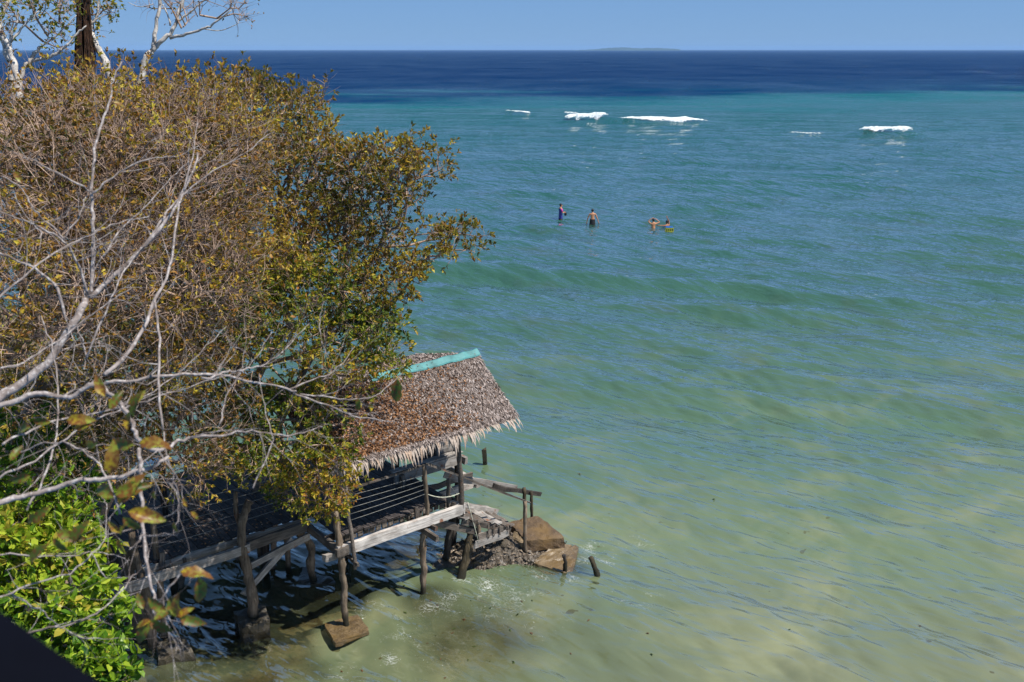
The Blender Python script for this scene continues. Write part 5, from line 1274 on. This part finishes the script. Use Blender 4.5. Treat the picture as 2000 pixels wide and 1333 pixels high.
# ================================================================ bare tree close to the camera
BT = thing('bare_tree', at_d(-120, 800, 4.6), 'bare grey white branches with a few large leaves, closest to the viewer', 'tree')
LIMBS = [
 ([(-90, 850), (0, 775), (80, 720), (150, 625), (172, 582)], .030, .020, 4.7, 5.1),
 ([(172, 582), (230, 532), (300, 462), (340, 410), (372, 350), (385, 300)], .017, .006, 5.1, 5.6),
 ([(172, 582), (180, 520), (184, 440), (184, 375), (187, 300), (198, 240), (213, 190), (214, 161), (236, 120)], .013, .004, 5.1, 5.5),
 ([(184, 375), (131, 345), (68, 315), (38, 309)], .0065, .0025, 5.2, 5.0), ([(184, 378), (244, 330), (300, 308), (338, 309), (390, 285)], .0062, .002, 5.2, 5.5),
 ([(270, 500), (319, 428), (330, 405), (412, 338), (488, 293), (532, 255)], .0085, .0025, 5.4, 6.2), ([(203, 500), (233, 450), (281, 405), (330, 353), (375, 311)], .007, .002, 5.3, 5.8),
 ([(-10, 415), (75, 446), (124, 469), (150, 500), (172, 582)], .0035, .009, 4.9, 5.1), ([(0, 345), (49, 375), (75, 413), (86, 435), (124, 472)], .003, .006, 4.9, 5.0),
 ([(120, 469), (158, 424), (167, 375)], .006, .003, 5.0, 5.2), ([(30, 380), (66, 440), (80, 465)], .003, .005, 5.2, 5.1),
 ([(-60, 815), (0, 794), (68, 775), (131, 779), (180, 749), (202, 747)], .016, .012, 4.2, 4.4),
 ([(202, 749), (300, 737), (394, 734), (461, 742), (563, 765), (583, 775), (660, 800), (700, 813), (770, 820)], .009, .003, 4.4, 5.2),
 ([(563, 765), (624, 739), (662, 716), (690, 680)], .005, .002, 4.9, 5.3), ([(583, 775), (650, 776), (700, 776), (745, 768), (785, 733)], .005, .002, 4.9, 5.3),
 ([(461, 726), (509, 713), (547, 690), (578, 660), (602, 635)], .005, .0018, 4.6, 5.1), ([(394, 737), (430, 731), (461, 726)], .007, .005, 4.5, 4.6),
 ([(202, 749), (232, 786), (255, 839), (274, 861), (311, 876)], .013, .010, 4.4, 4.0), ([(311, 876), (345, 865), (375, 857), (420, 856), (486, 847), (547, 852), (598, 842), (632, 828)], .009, .0025, 4.0, 4.8),
 ([(300, 587), (311, 700), (318, 842)], .007, .006, 4.6, 4.3), ([(202, 737), (262, 670), (300, 595), (337, 512), (350, 400), (376, 300), (380, 240)], .012, .003, 4.4, 5.5),
 ([(165, 700), (225, 569), (245, 530), (285, 480), (330, 440)], .0065, .0025, 4.9, 5.4), ([(-20, 590), (0, 580), (100, 500), (160, 468), (220, 440), (290, 425)], .007, .0025, 4.4, 5.2),
 ([(-20, 485), (0, 494), (68, 531), (112, 569), (139, 625)], .006, .0095, 4.8, 5.0), ([(150, 625), (160, 680), (168, 719)], .004, .0025, 5.0, 4.9),
 ([(-40, 1000), (0, 985), (68, 968), (153, 941), (217, 931), (292, 911), (330, 890)], .015, .009, 3.8, 4.1),
 ([(268, 880), (272, 948), (282, 1026), (296, 1111), (299, 1172), (292, 1206)], .0095, .005, 3.9, 3.6), ([(350, 1118), (335, 1145), (313, 1172), (300, 1200)], .0035, .003, 3.3, 3.4), ([(282, 1040), (262, 1070), (250, 1078)], .004, .002, 3.7, 3.7),
 ([(-10, 1075), (68, 1080), (136, 1089), (177, 1085), (224, 1085), (260, 1088)], .0042, .002, 4.2, 4.6), ([(-10, 1165), (51, 1142), (136, 1118), (170, 1090), (197, 1063), (207, 999), (200, 970)], .0052, .0022, 4.1, 4.6),
 ([(20, 1155), (68, 1196), (112, 1226), (170, 1240), (231, 1243)], .0045, .002, 4.2, 4.5), ([(20, 1262), (54, 1243), (129, 1220), (190, 1192), (228, 1162), (262, 1125)], .0062, .003, 4.0, 4.3), ([(173, 1089), (204, 1118), (234, 1130)], .0035, .002, 4.4, 4.5),
 ([(0, 870), (60, 840), (130, 812), (210, 800), (300, 765), (380, 700), (440, 640)], .007, .002, 4.3, 5.2), ([(0, 720), (60, 700), (120, 660), (200, 600), (260, 560)], .006, .003, 4.6, 5.0),
 ([(60, 990), (100, 900), (110, 800), (100, 700), (82, 620)], .006, .003, 4.3, 4.8), ([(240, 1000), (200, 930), (150, 880), (100, 860), (40, 880)], .006, .003, 4.0, 4.2),
 ([(425, 830), (440, 780), (470, 730), (500, 700), (530, 650)], .004, .0015, 4.4, 4.9), ([(490, 960), (530, 860), (520, 790), (505, 730)], .0035, .0018, 4.2, 4.6), ([(640, 700), (625, 640), (630, 590)], .003, .0015, 5.0, 5.1),
 ([(318, 842), (340, 920), (345, 1000), (340, 1040)], .004, .002, 4.3, 4.3), ([(0, 930), (80, 890), (150, 842), (240, 800), (330, 772), (420, 740)], .006, .003, 4.2, 4.8),
]
TOP = at_d(-330, 930, 4.3)
for q, (pp, ra, rbb) in enumerate([([(-9.6, 7.4, 0.6), (-8.9, 6.6, 3.2), (-7.0, 5.6, 6.0), (-5.0, 4.9, 8.0), tuple(TOP)], .14, .055), ([tuple(TOP), tuple(at_d(-190, 880, 4.5)), tuple(at_d(-90, 850, 4.7))], .045, .026),
        ([tuple(TOP), tuple(at_d(-180, 850, 4.25)), tuple(at_d(-60, 815, 4.2))], .035, .014), ([tuple(TOP), tuple(at_d(-180, 1010, 4.0)), tuple(at_d(-40, 1000, 3.8))], .035, .013),
        ([tuple(TOP), tuple(at_d(-200, 1120, 4.1)), tuple(at_d(-10, 1165, 4.1))], .02, .006), ([tuple(TOP), tuple(at_d(-260, 700, 4.6)), tuple(at_d(-160, 600, 4.7)), tuple(at_d(-20, 485, 4.8))], .025, .006)]):
    P = smooth_path(pp, len(pp) * 5); V, F = tube_geo(P, np.linspace(ra, rbb, len(P)), 10, 0.05, q)
    world_obj('trunk' if q == 0 else 'limb', V, F, BARK_PALE, BT, smooth=True)
rb = np.random.default_rng(77)
tw_s, tw_d, tw_r = [], [], []
for q, (pts, ra, rbb, d0, d1) in enumerate(LIMBS):
    n = len(pts) * 4
    P = smooth_path(path_d(pts, d0, d1), n)
    P = P + rb.normal(0, 0.0035, P.shape) + np.array([0, 0.03, 0]) * np.sin(np.linspace(0, 5 + q % 3, n) + q)[:, None]
    R_ = np.linspace(ra * 0.82, rbb * 0.8, n) * (1 + rb.normal(0, 0.05, n))
    V, F = tube_geo(P, R_, 8, 0.05, q)
    world_obj('limb', V, F, BARK_PALE, BT, smooth=True)
    L = np.linalg.norm(P[-1] - P[0])
    for z in range(int(3 + L * 7)):
        a = rb.integers(1, n); t_ = P[a] - P[a - 1]; t_ /= np.linalg.norm(t_)
        sd = rb.normal(0, 1, 3) * [1, 0.8, 1]; sd /= np.linalg.norm(sd)
        tw_s.append(P[a]); tw_d.append(t_ * 0.8 + sd * 0.8 + np.array([0.1, 0, 0.15])); tw_r.append(min(R_[a] * 0.5, 0.0034) * rb.uniform(.6, 1.1))
tw_s, tw_d, tw_r = np.array(tw_s), np.array(tw_d), np.array(tw_r)
def sprigs(S, D, R_, r, L0, name):
    n = len(S); L = r.uniform(0.5, 1.0, n) * L0
    A, B, R0, R1, tip, TD = twig_growth(S, D, r, 5, L, R_, 0.0, 0.30)
    A2, B2, R02, R12, tip2, TD2 = twig_growth(B[2], (B[2] - A[2]) * 14 + r.normal(0, .7, (n, 3)), r, 4, L * .55, R_ * 0.6, 0.0, 0.3)
    V, F = prisms(np.concatenate(A + A2), np.concatenate(B + B2), np.concatenate(R0 + R02), np.concatenate(R1 + R12), 4)
    o = world_obj(name, V, F, BARK_PALE, BT, smooth=True)
    return tip
tips = sprigs(tw_s, tw_d, tw_r, rb, 0.42, 'twigs')
# large leaves of this tree, each its own piece
def big_leaf_mesh(seed):
    r = np.random.default_rng(seed); nu, nv = 7, 4
    V, rn = [], []
    s0 = r.uniform(0, 6); bend = r.uniform(0.1, 0.9); fold = r.uniform(0.25, 0.7); tw = r.normal(0, 0.5); c0 = r.uniform(0, 1)
    for a in range(nu + 1):
        t = a / nu; w = 0.20 * (math.sin(math.pi * t ** 0.85) ** 0.75) * (1 + 0.12 * math.sin(a * 2.3 + s0)) + 0.004
        for b in range(nv + 1):
            s_ = (b / nv - 0.5) * 2
            x = t; y = s_ * w; z = fold * abs(s_) * w - bend * t * t * 0.6 + 0.015 * math.sin(t * 14 + s_ * 2)
            an = tw * t; V.append((x, y * math.cos(an) - z * math.sin(an), y * math.sin(an) + z * math.cos(an)))
            rn.append(np.clip(c0 + 0.25 * math.sin(4 * t + c0 * 9) + 0.1 * s_, 0, 1))
    F = [(a * (nv + 1) + b, (a + 1) * (nv + 1) + b, (a + 1) * (nv + 1) + b + 1, a * (nv + 1) + b + 1) for a in range(nu) for b in range(nv)]
    me = np_mesh('leaf', np.array(V), np.array(F), True)
    at = me.attributes.new('rnd', 'FLOAT', 'POINT'); at.data.foreach_set('value', np.array(rn, dtype=np.float32))
    me.materials.append(LEAF_BIG); return me
BL = [big_leaf_mesh(300 + k) for k in range(10)]
LEAVES = [ # base x,y, angle deg (0 right, 90 up), length px, depth, variant
 (215, 925, 75, 75, 2.9, 0), (232, 985, 55, 85, 3.0, 1), (225, 968, 20, 75, 3.0, 2), (250, 1000, -15, 80, 2.9, 3), (240, 1010, -50, 50, 3.0, 4), (222, 972, 160, 70, 2.9, 5),
 (272, 866, 8, 78, 3.1, 6), (262, 868, 185, 68, 3.1, 7), (250, 840, 100, 45, 3.2, 0), (205, 775, 120, 55, 3.3, 1), (215, 800, 60, 48, 3.3, 2), (262, 815, 80, 60, 3.2, 8), (250, 790, 35, 46, 3.2, 3),
 (100, 825, 175, 40, 3.5, 9), (130, 822, 10, 62, 3.5, 0), (145, 838, 20, 40, 3.5, 1), (60, 835, 190, 60, 3.4, 4), (28, 335, -50, 34, 4.2, 1), (222, 200, -25, 34, 4.8, 6), (776, 740, -95, 62, 4.6, 8), (700, 778, -95, 30, 5.0, 4),
 (352, 1118, 0, 72, 3.0, 6), (388, 1128, -85, 72, 3.0, 4), (345, 1205, 85, 60, 3.0, 1), (345, 1205, 130, 55, 3.0, 2), (350, 1208, -10, 55, 3.0, 4), (345, 1205, 35, 40, 3.0, 0), (325, 1195, 150, 55, 3.0, 7),
 (292, 1212, -25, 55, 3.1, 8), (295, 1212, 195, 35, 3.1, 3), (292, 1212, -120, 60, 3.1, 5), (280, 1190, 120, 40, 3.1, 7), (300, 1212, 20, 60, 3.1, 9),
 (235, 1040, 140, 36, 3.2, 3), (235, 1045, 60, 36, 3.2, 9), (232, 1052, -80, 40, 3.2, 3), (75, 1010, 200, 50, 2.8, 5), (60, 1020, 40, 50, 2.8, 7), (140, 1060, 60, 60, 2.7, 7), (105, 1050, -60, 45, 2.7, 5), (110, 1040, -10, 60, 2.7, 5), (60, 1100, 60, 60, 2.7, 7),
 (365, 990, 120, 24, 3.2, 1), (372, 1000, -50, 26, 3.2, 0), (190, 865, 200, 50, 3.2, 5), (60, 930, 190, 50, 3.1, 7), (20, 900, 60, 40, 3.1, 5), (300, 960, -100, 26, 3.2, 4), (340, 1020, -90, 30, 3.2, 5), (92, 1150, -70, 35, 3.3, 4)]
for q, (x, y, ang, L, d, vv) in enumerate(LEAVES):
    p = at_d(x, y, d); Lm = L * 0.9 * d / FPX
    a = math.radians(ang)
    rgt = Vector((1, 0, 0)); up = Vector((0, math.sin(PITCH), math.cos(PITCH)))
    dirv = (rgt * math.cos(a) + up * math.sin(a) + Vector((0, random.uniform(-.45, .45), 0))).normalized()
    nrm = Vector((random.uniform(-.6, .6), -0.8, random.uniform(0.1, 0.8)))
    side = nrm.cross(dirv).normalized(); nrm = dirv.cross(side)
    M = Matrix((dirv, side, nrm)).transposed().to_4x4()
    obj('leaf', BL[vv], None, Matrix.Translation(p) @ M @ Matrix.Diagonal((Lm, Lm, Lm, 1)), BT)

# ================================================================ people in the water
SKIN = simple_mat('tanned_skin', (0.42, 0.20, 0.105), 0.5, 0, 3, 0.1, 0.0, 0.3)
SKIN_D = simple_mat('brown_skin', (0.26, 0.115, 0.06), 0.5, 0, 3, 0.1, 0.0, 0.3)
HAIR = simple_mat('black_hair', (0.006, 0.005, 0.005), 0.4)
RASH = simple_mat('blue_purple_swimwear', (0.02, 0.03, 0.20), 0.6)
PINK = simple_mat('pink_swim_panel', (0.55, 0.04, 0.30), 0.6)
SHORTS = simple_mat('black_shorts', (0.006, 0.006, 0.008), 0.7)
def skin_mesh(name, verts, edges, radii, mat, M, parent, root=0, sub=2):
    me = bpy.data.meshes.new(name); me.from_pydata([tuple(v) for v in verts], edges, [])
    me.materials.append(mat)
    o = bpy.data.objects.new(name, me); col.objects.link(o)
    sk = o.modifiers.new('skin', 'SKIN'); sk.use_smooth_shade = True
    me.skin_vertices.new() if not me.skin_vertices else None
    for i, rr2 in enumerate(radii):
        d_ = me.skin_vertices[0].data[i]; d_.radius = rr2 if isinstance(rr2, tuple) else (rr2, rr2); d_.use_root = (i == root)
    ss = o.modifiers.new('sub', 'SUBSURF'); ss.levels = sub; ss.render_levels = sub
    put(o, M, parent); return o
def person(loc, yaw, depth, pose, skin, top, label, lower=SHORTS, head_pitch=0.0, lean=0.0, sc=1.0):
    """standing figure 1.66 m tall, feet at -depth; pose: list of (elbow, wrist, finger direction) per arm in body space, x right, y forward"""
    T = thing('person', loc, label, 'person', 'people wading and bathing in the shallows')
    base = Matrix.Translation(loc) @ Matrix.Rotation(yaw, 4, 'Z') @ Matrix.Rotation(lean, 4, 'X') @ Matrix.Scale(sc, 4) @ Matrix.Translation((0, 0, -depth))
    hx, hy, hz = 0.0, 0.02 + 0.05 * math.sin(head_pitch), 1.50
    v, e, r = [], [], []
    def a(p, rad_, parent_=None):
        v.append(p); r.append(rad_)
        if parent_ is not None: e.append((parent_, len(v) - 1))
        return len(v) - 1
    pel = a((0, 0, 0.90), (0.150, 0.105)); wst = a((0, 0.0, 1.04), (0.125, 0.092), pel); chest = a((0, 0.0, 1.22), (0.155, 0.105), wst)
    up_ = a((0, 0.0, 1.335), (0.135, 0.085), chest); nk = a((0, 0.01, 1.405), 0.052, up_)
    jaw = a((hx, hy + 0.03, 1.475), (0.058, 0.062), nk); sk = a((hx, hy + 0.01, 1.555), (0.074, 0.088), jaw); tp = a((hx, hy - 0.005, 1.625), (0.052, 0.062), sk)
    for s in (-1, 1):
        h = a((s * 0.095, 0, 0.84), 0.088, pel); kn = a((s * 0.11, 0.01, 0.47), 0.058, h); an = a((s * 0.115, 0, 0.09), 0.038, kn); ft = a((s * 0.12, 0.14, 0.03), 0.035, an)
    hands = []
    for s, (el, wr_, fd) in zip((-1, 1), pose):
        sh = a((s * 0.185, 0, 1.325), 0.056, up_); ee = a(el, 0.040, sh); ww = a(wr_, 0.026, ee)
        f = Vector(fd).normalized(); pm = Vector(wr_) + f * 0.055
        pa = a(tuple(pm), (0.036, 0.020), ww)
        hands.append((Vector(wr_), pm, f, s))
    body = skin_mesh('body', v, e, r, skin, base, T)
    # fingers rooted in the palms
    for wv, pm, f, s in hands:
        side = f.cross(Vector((0, 1, 0.3))).normalized(); bend = side.cross(f)
        fv, fe, fr_ = [tuple(pm - f * 0.01)], [], [0.014]
        for q in range(4):
            b0 = pm + side * (0.026 - 0.017 * q) + f * 0.02; Lf = (0.068, 0.078, 0.072, 0.056)[q]
            i0 = len(fv); fv += [tuple(b0), tuple(b0 + f * Lf * 0.55 + bend * 0.006), tuple(b0 + f * Lf + bend * 0.022)]; fr_ += [0.010, 0.009, 0.008]; fe += [(0, i0), (i0, i0 + 1), (i0 + 1, i0 + 2)]
        b0 = pm + side * 0.035 * 1 - f * 0.02; i0 = len(fv); fv += [tuple(b0), tuple(b0 + side * 0.02 + f * 0.035)]; fr_ += [0.011, 0.009]; fe += [(0, i0), (i0, i0 + 1)]
        skin_mesh('hand', fv, fe, fr_, skin, base, T, 0, 1)
    # face: nose, ears
    def blobm(name, c, rx, ry, rz, mat, par, n=2):
        import bmesh
        bm = bmesh.new(); bmesh.ops.create_icosphere(bm, subdivisions=n, radius=1.0)
        for vv_ in bm.verts: vv_.co = Vector((vv_.co.x * rx, vv_.co.y * ry, vv_.co.z * rz))
        me = bpy.data.meshes.new(name); bm.to_mesh(me); bm.free()
        for p_ in me.polygons: p_.use_smooth = True
        return obj(name, me, mat, base @ Matrix.Translation(c), par)
    blobm('nose', (hx, hy + 0.105, 1.525), 0.012, 0.02, 0.022, skin, T)
    for s in (-1, 1):
        blobm('ear', (hx + s * 0.077, hy + 0.0, 1.525), 0.010, 0.02, 0.03, skin, T)
        blobm('eye', (hx + s * 0.030, hy + 0.093, 1.548), 0.012, 0.008, 0.007, HAIR, T)
    blobm('mouth', (hx, hy + 0.092, 1.486), 0.024, 0.008, 0.006, SKIN_D, T)
    blobm('hair', (hx, hy - 0.018, 1.575), 0.090, 0.102, 0.092, HAIR, T, 3)
    # clothes: shells a little wider than the body
    def shell(name, z0, z1, radf, mat):
        V = []; n = 8; sd = 16
        for a_ in range(n + 1):
            z = z0 + (z1 - z0) * a_ / n; rx, ry = radf(z)
            V += [(math.cos(q * 2 * math.pi / sd) * rx, math.sin(q * 2 * math.pi / sd) * ry, z) for q in range(sd)]
        F = [(a_ * sd + q, a_ * sd + (q + 1) % sd, (a_ + 1) * sd + (q + 1) % sd, (a_ + 1) * sd + q) for a_ in range(n) for q in range(sd)]
        me = np_mesh(name, np.array(V), np.array(F), True); return obj(name, me, mat, base, T)
    shell('shorts', 0.66, 1.0, lambda z: (0.165 + (1.0 - z) * 0.12, 0.118 + (1.0 - z) * 0.05), lower)
    if top:
        shell('swim_top', 0.98, 1.365, lambda z: (float(np.interp(z, [0.98, 1.1, 1.25, 1.33, 1.365], [0.150, 0.148, 0.178, 0.165, 0.09])), float(np.interp(z, [0.98, 1.1, 1.25, 1.33, 1.365], [0.108, 0.105, 0.122, 0.105, 0.06]))), top)
        for s, (el, wr_, fd) in zip((-1, 1), pose):
            V, F = tube_geo([(s * 0.165, 0, 1.325), tuple(Vector((s * 0.185, 0, 1.325)).lerp(Vector(el), .35)), tuple(Vector((s * 0.185, 0, 1.325)).lerp(Vector(el), .75))], [0.068, 0.058, 0.050], 10)
            obj('sleeve', np_mesh('sleeve', V, F, True), top if s < 0 else PINK, base, T)
    return T, base
p1 = at_z(1095, 428, 0)
T1, b1 = person(p1, math.radians(-70), 0.62, [((-0.24, 0.05, 1.06), (-0.06, 0.25, 1.06), (0.5, 1, -0.2)), ((0.24, 0.05, 1.06), (0.06, 0.25, 1.06), (-0.5, 1, -0.2))], SKIN, RASH, 'person in blue and purple swimwear looking down at a dark bag held in both hands', RASH, 0.5, 0.03)
bag = lump('bag', b1 @ Vector((0.0, 0.36, 0.93)), 0.10, 0.08, 0.15, SHORTS, 2, 2, 0.2); tag(bag, 'small dark bag in the hands of the person in blue', 'bag')
p2 = at_z(1157, 437, 0)
person(p2, math.radians(4), 0.72, [((-0.30, 0.02, 1.06), (-0.36, 0.06, 0.80), (-0.1, 0.2, -1)), ((0.30, 0.0, 1.06), (0.40, 0.04, 0.80), (0.25, 0.2, -1))], SKIN, None, 'shirtless person in black shorts wading away from the viewer', SHORTS, 0.2, -0.04, 1.02)
p3 = at_z(1276, 441.5, 0)
person(p3, math.radians(8), 1.18, [((-0.33, 0.05, 1.47), (-0.12, 0.03, 1.66), (1, 0, 0.1)), ((0.43, 0.02, 1.40), (0.12, 0.03, 1.64), (-1, 0, 0.1))], SKIN, None, 'person sunk to the chest with both hands raised onto the head', SHORTS, 0.1, 0, 1.0)
p4 = at_z(1303, 440.5, 0)
person(p4, math.radians(40), 1.33, [((-0.38, 0.12, 1.34), (-0.58, 0.2, 1.36), (-1, 0.3, 0)), ((0.22, 0.05, 1.58), (0.08, 0.10, 1.80), (-0.3, 0, 1))], SKIN_D, None, 'person almost submerged with one arm held straight up above the black haired head', SHORTS, 0.1, 0, 1.0)
# floating basket
BY = simple_mat('yellow_plastic', (0.34, 0.36, 0.04), 0.5); BB = simple_mat('blue_plastic', (0.02, 0.13, 0.42), 0.5); BD = simple_mat('painted_gap_shade', (0.05, 0.06, 0.01), 0.8)
c = at_z(1307, 452.5, 0); c.z = 0.02
CR_ = thing('floating_basket', c, 'yellow green plastic basket with a blue cover floating beside the bathers', 'basket')
wx, wy, hz_ = 0.24, 0.17, 0.24
for k in range(2):
    sy = -1 if k == 0 else 1
    for zz, hh_ in ((0.0, 0.07), (0.20, 0.05)):
        beam('rim', c + Vector((-wx, sy * wy, zz)), c + Vector((wx, sy * wy, zz)), 0.018, hh_, BY, CR_, segs=2, wear=0.0)
        beam('rim', c + Vector((sy * wx, -wy, zz)), c + Vector((sy * wx, wy, zz)), 0.018, hh_, BY, CR_, segs=2, wear=0.0)
    for q in range(5):
        x_ = -wx + 2 * wx * q / 4
        beam('slat', c + Vector((x_, sy * wy, 0.03)), c + Vector((x_, sy * wy, 0.18)), 0.05 if k == 0 else 0.03, 0.014, BY, CR_, segs=1, wear=0.0, up=Vector((0, 1, 0)))
beam('gap_shade_box', c + Vector((-wx * .9, 0, 0.08)), c + Vector((wx * .9, 0, 0.08)), 0.26, 0.16, BD, CR_, segs=2, wear=0.0)  # dark box filling the basket, its colour standing in for shade between slats
beam('cover', c + Vector((-wx * .92, 0.02, 0.25)), c + Vector((wx * .92, 0.02, 0.25)), 0.26, 0.035, BB, CR_, segs=2, wear=0.004)
beam('handle', c + Vector((-wx * .9, 0.10, 0.29)), c + Vector((wx * .9, 0.10, 0.29)), 0.02, 0.03, BB, CR_, segs=2, wear=0.0)

# ================================================================ low growth on the bank
r = np.random.default_rng(55); n = 60000
gx_, gy_ = r.uniform(-34, -8.2, n), r.uniform(5.5, 46, n)
gz_ = ground_h(gx_, gy_); patch = 0.5 + 0.5 * np.sin(gx_ * 0.9) * np.sin(gy_ * 0.7 + gx_ * 0.3)
keep = (gz_ > 0.25) & (r.random(n) < 0.35 + 0.65 * patch); gx_, gy_, gz_, patch = gx_[keep], gy_[keep], gz_[keep], patch[keep]; n = len(gx_)
P = np.stack([gx_, gy_, gz_ + r.uniform(0, 0.55, n) * patch], 1)
V, F, kk = leaf_quads(P, r.normal(0, 0.7, (n, 3)) + [0, 0, 0.5], r.normal(0, 0.6, (n, 3)) + [0, 0, 1], r.uniform(0.08, 0.22, n), r.uniform(0.025, 0.06, n), r.uniform(0.1, 0.6, n))
o = world_obj('undergrowth', V, F, LEAF_GREEN, attrs={'rnd': np.repeat(r.random(n), kk)})
tag(o, 'low leafy ground cover on the bank behind the trees', 'undergrowth', kind='stuff')
# ================================================================ haze
hb = np.array([(-12600, -60, -6), (12600, -60, -6), (12600, 14200, -6), (-12600, 14200, -6), (-12600, -60, 45), (12600, -60, 45), (12600, 14200, 45), (-12600, 14200, 45)], float)
hf = np.array([(3, 2, 1, 0), (4, 5, 6, 7), (0, 1, 5, 4), (1, 2, 6, 5), (2, 3, 7, 6), (3, 0, 4, 7)])
m, nt, out = new_mat('haze_air')
pv = N(nt, 'ShaderNodeVolumePrincipled'); pv.inputs['Color'].default_value = (0.34, 0.60, 1.0, 1); pv.inputs['Density'].default_value = 0.00007
nt.links.new(pv.outputs[0], out.inputs['Volume'])
hz = world_obj('haze', hb, hf, m); hz['kind'] = 'stuff'
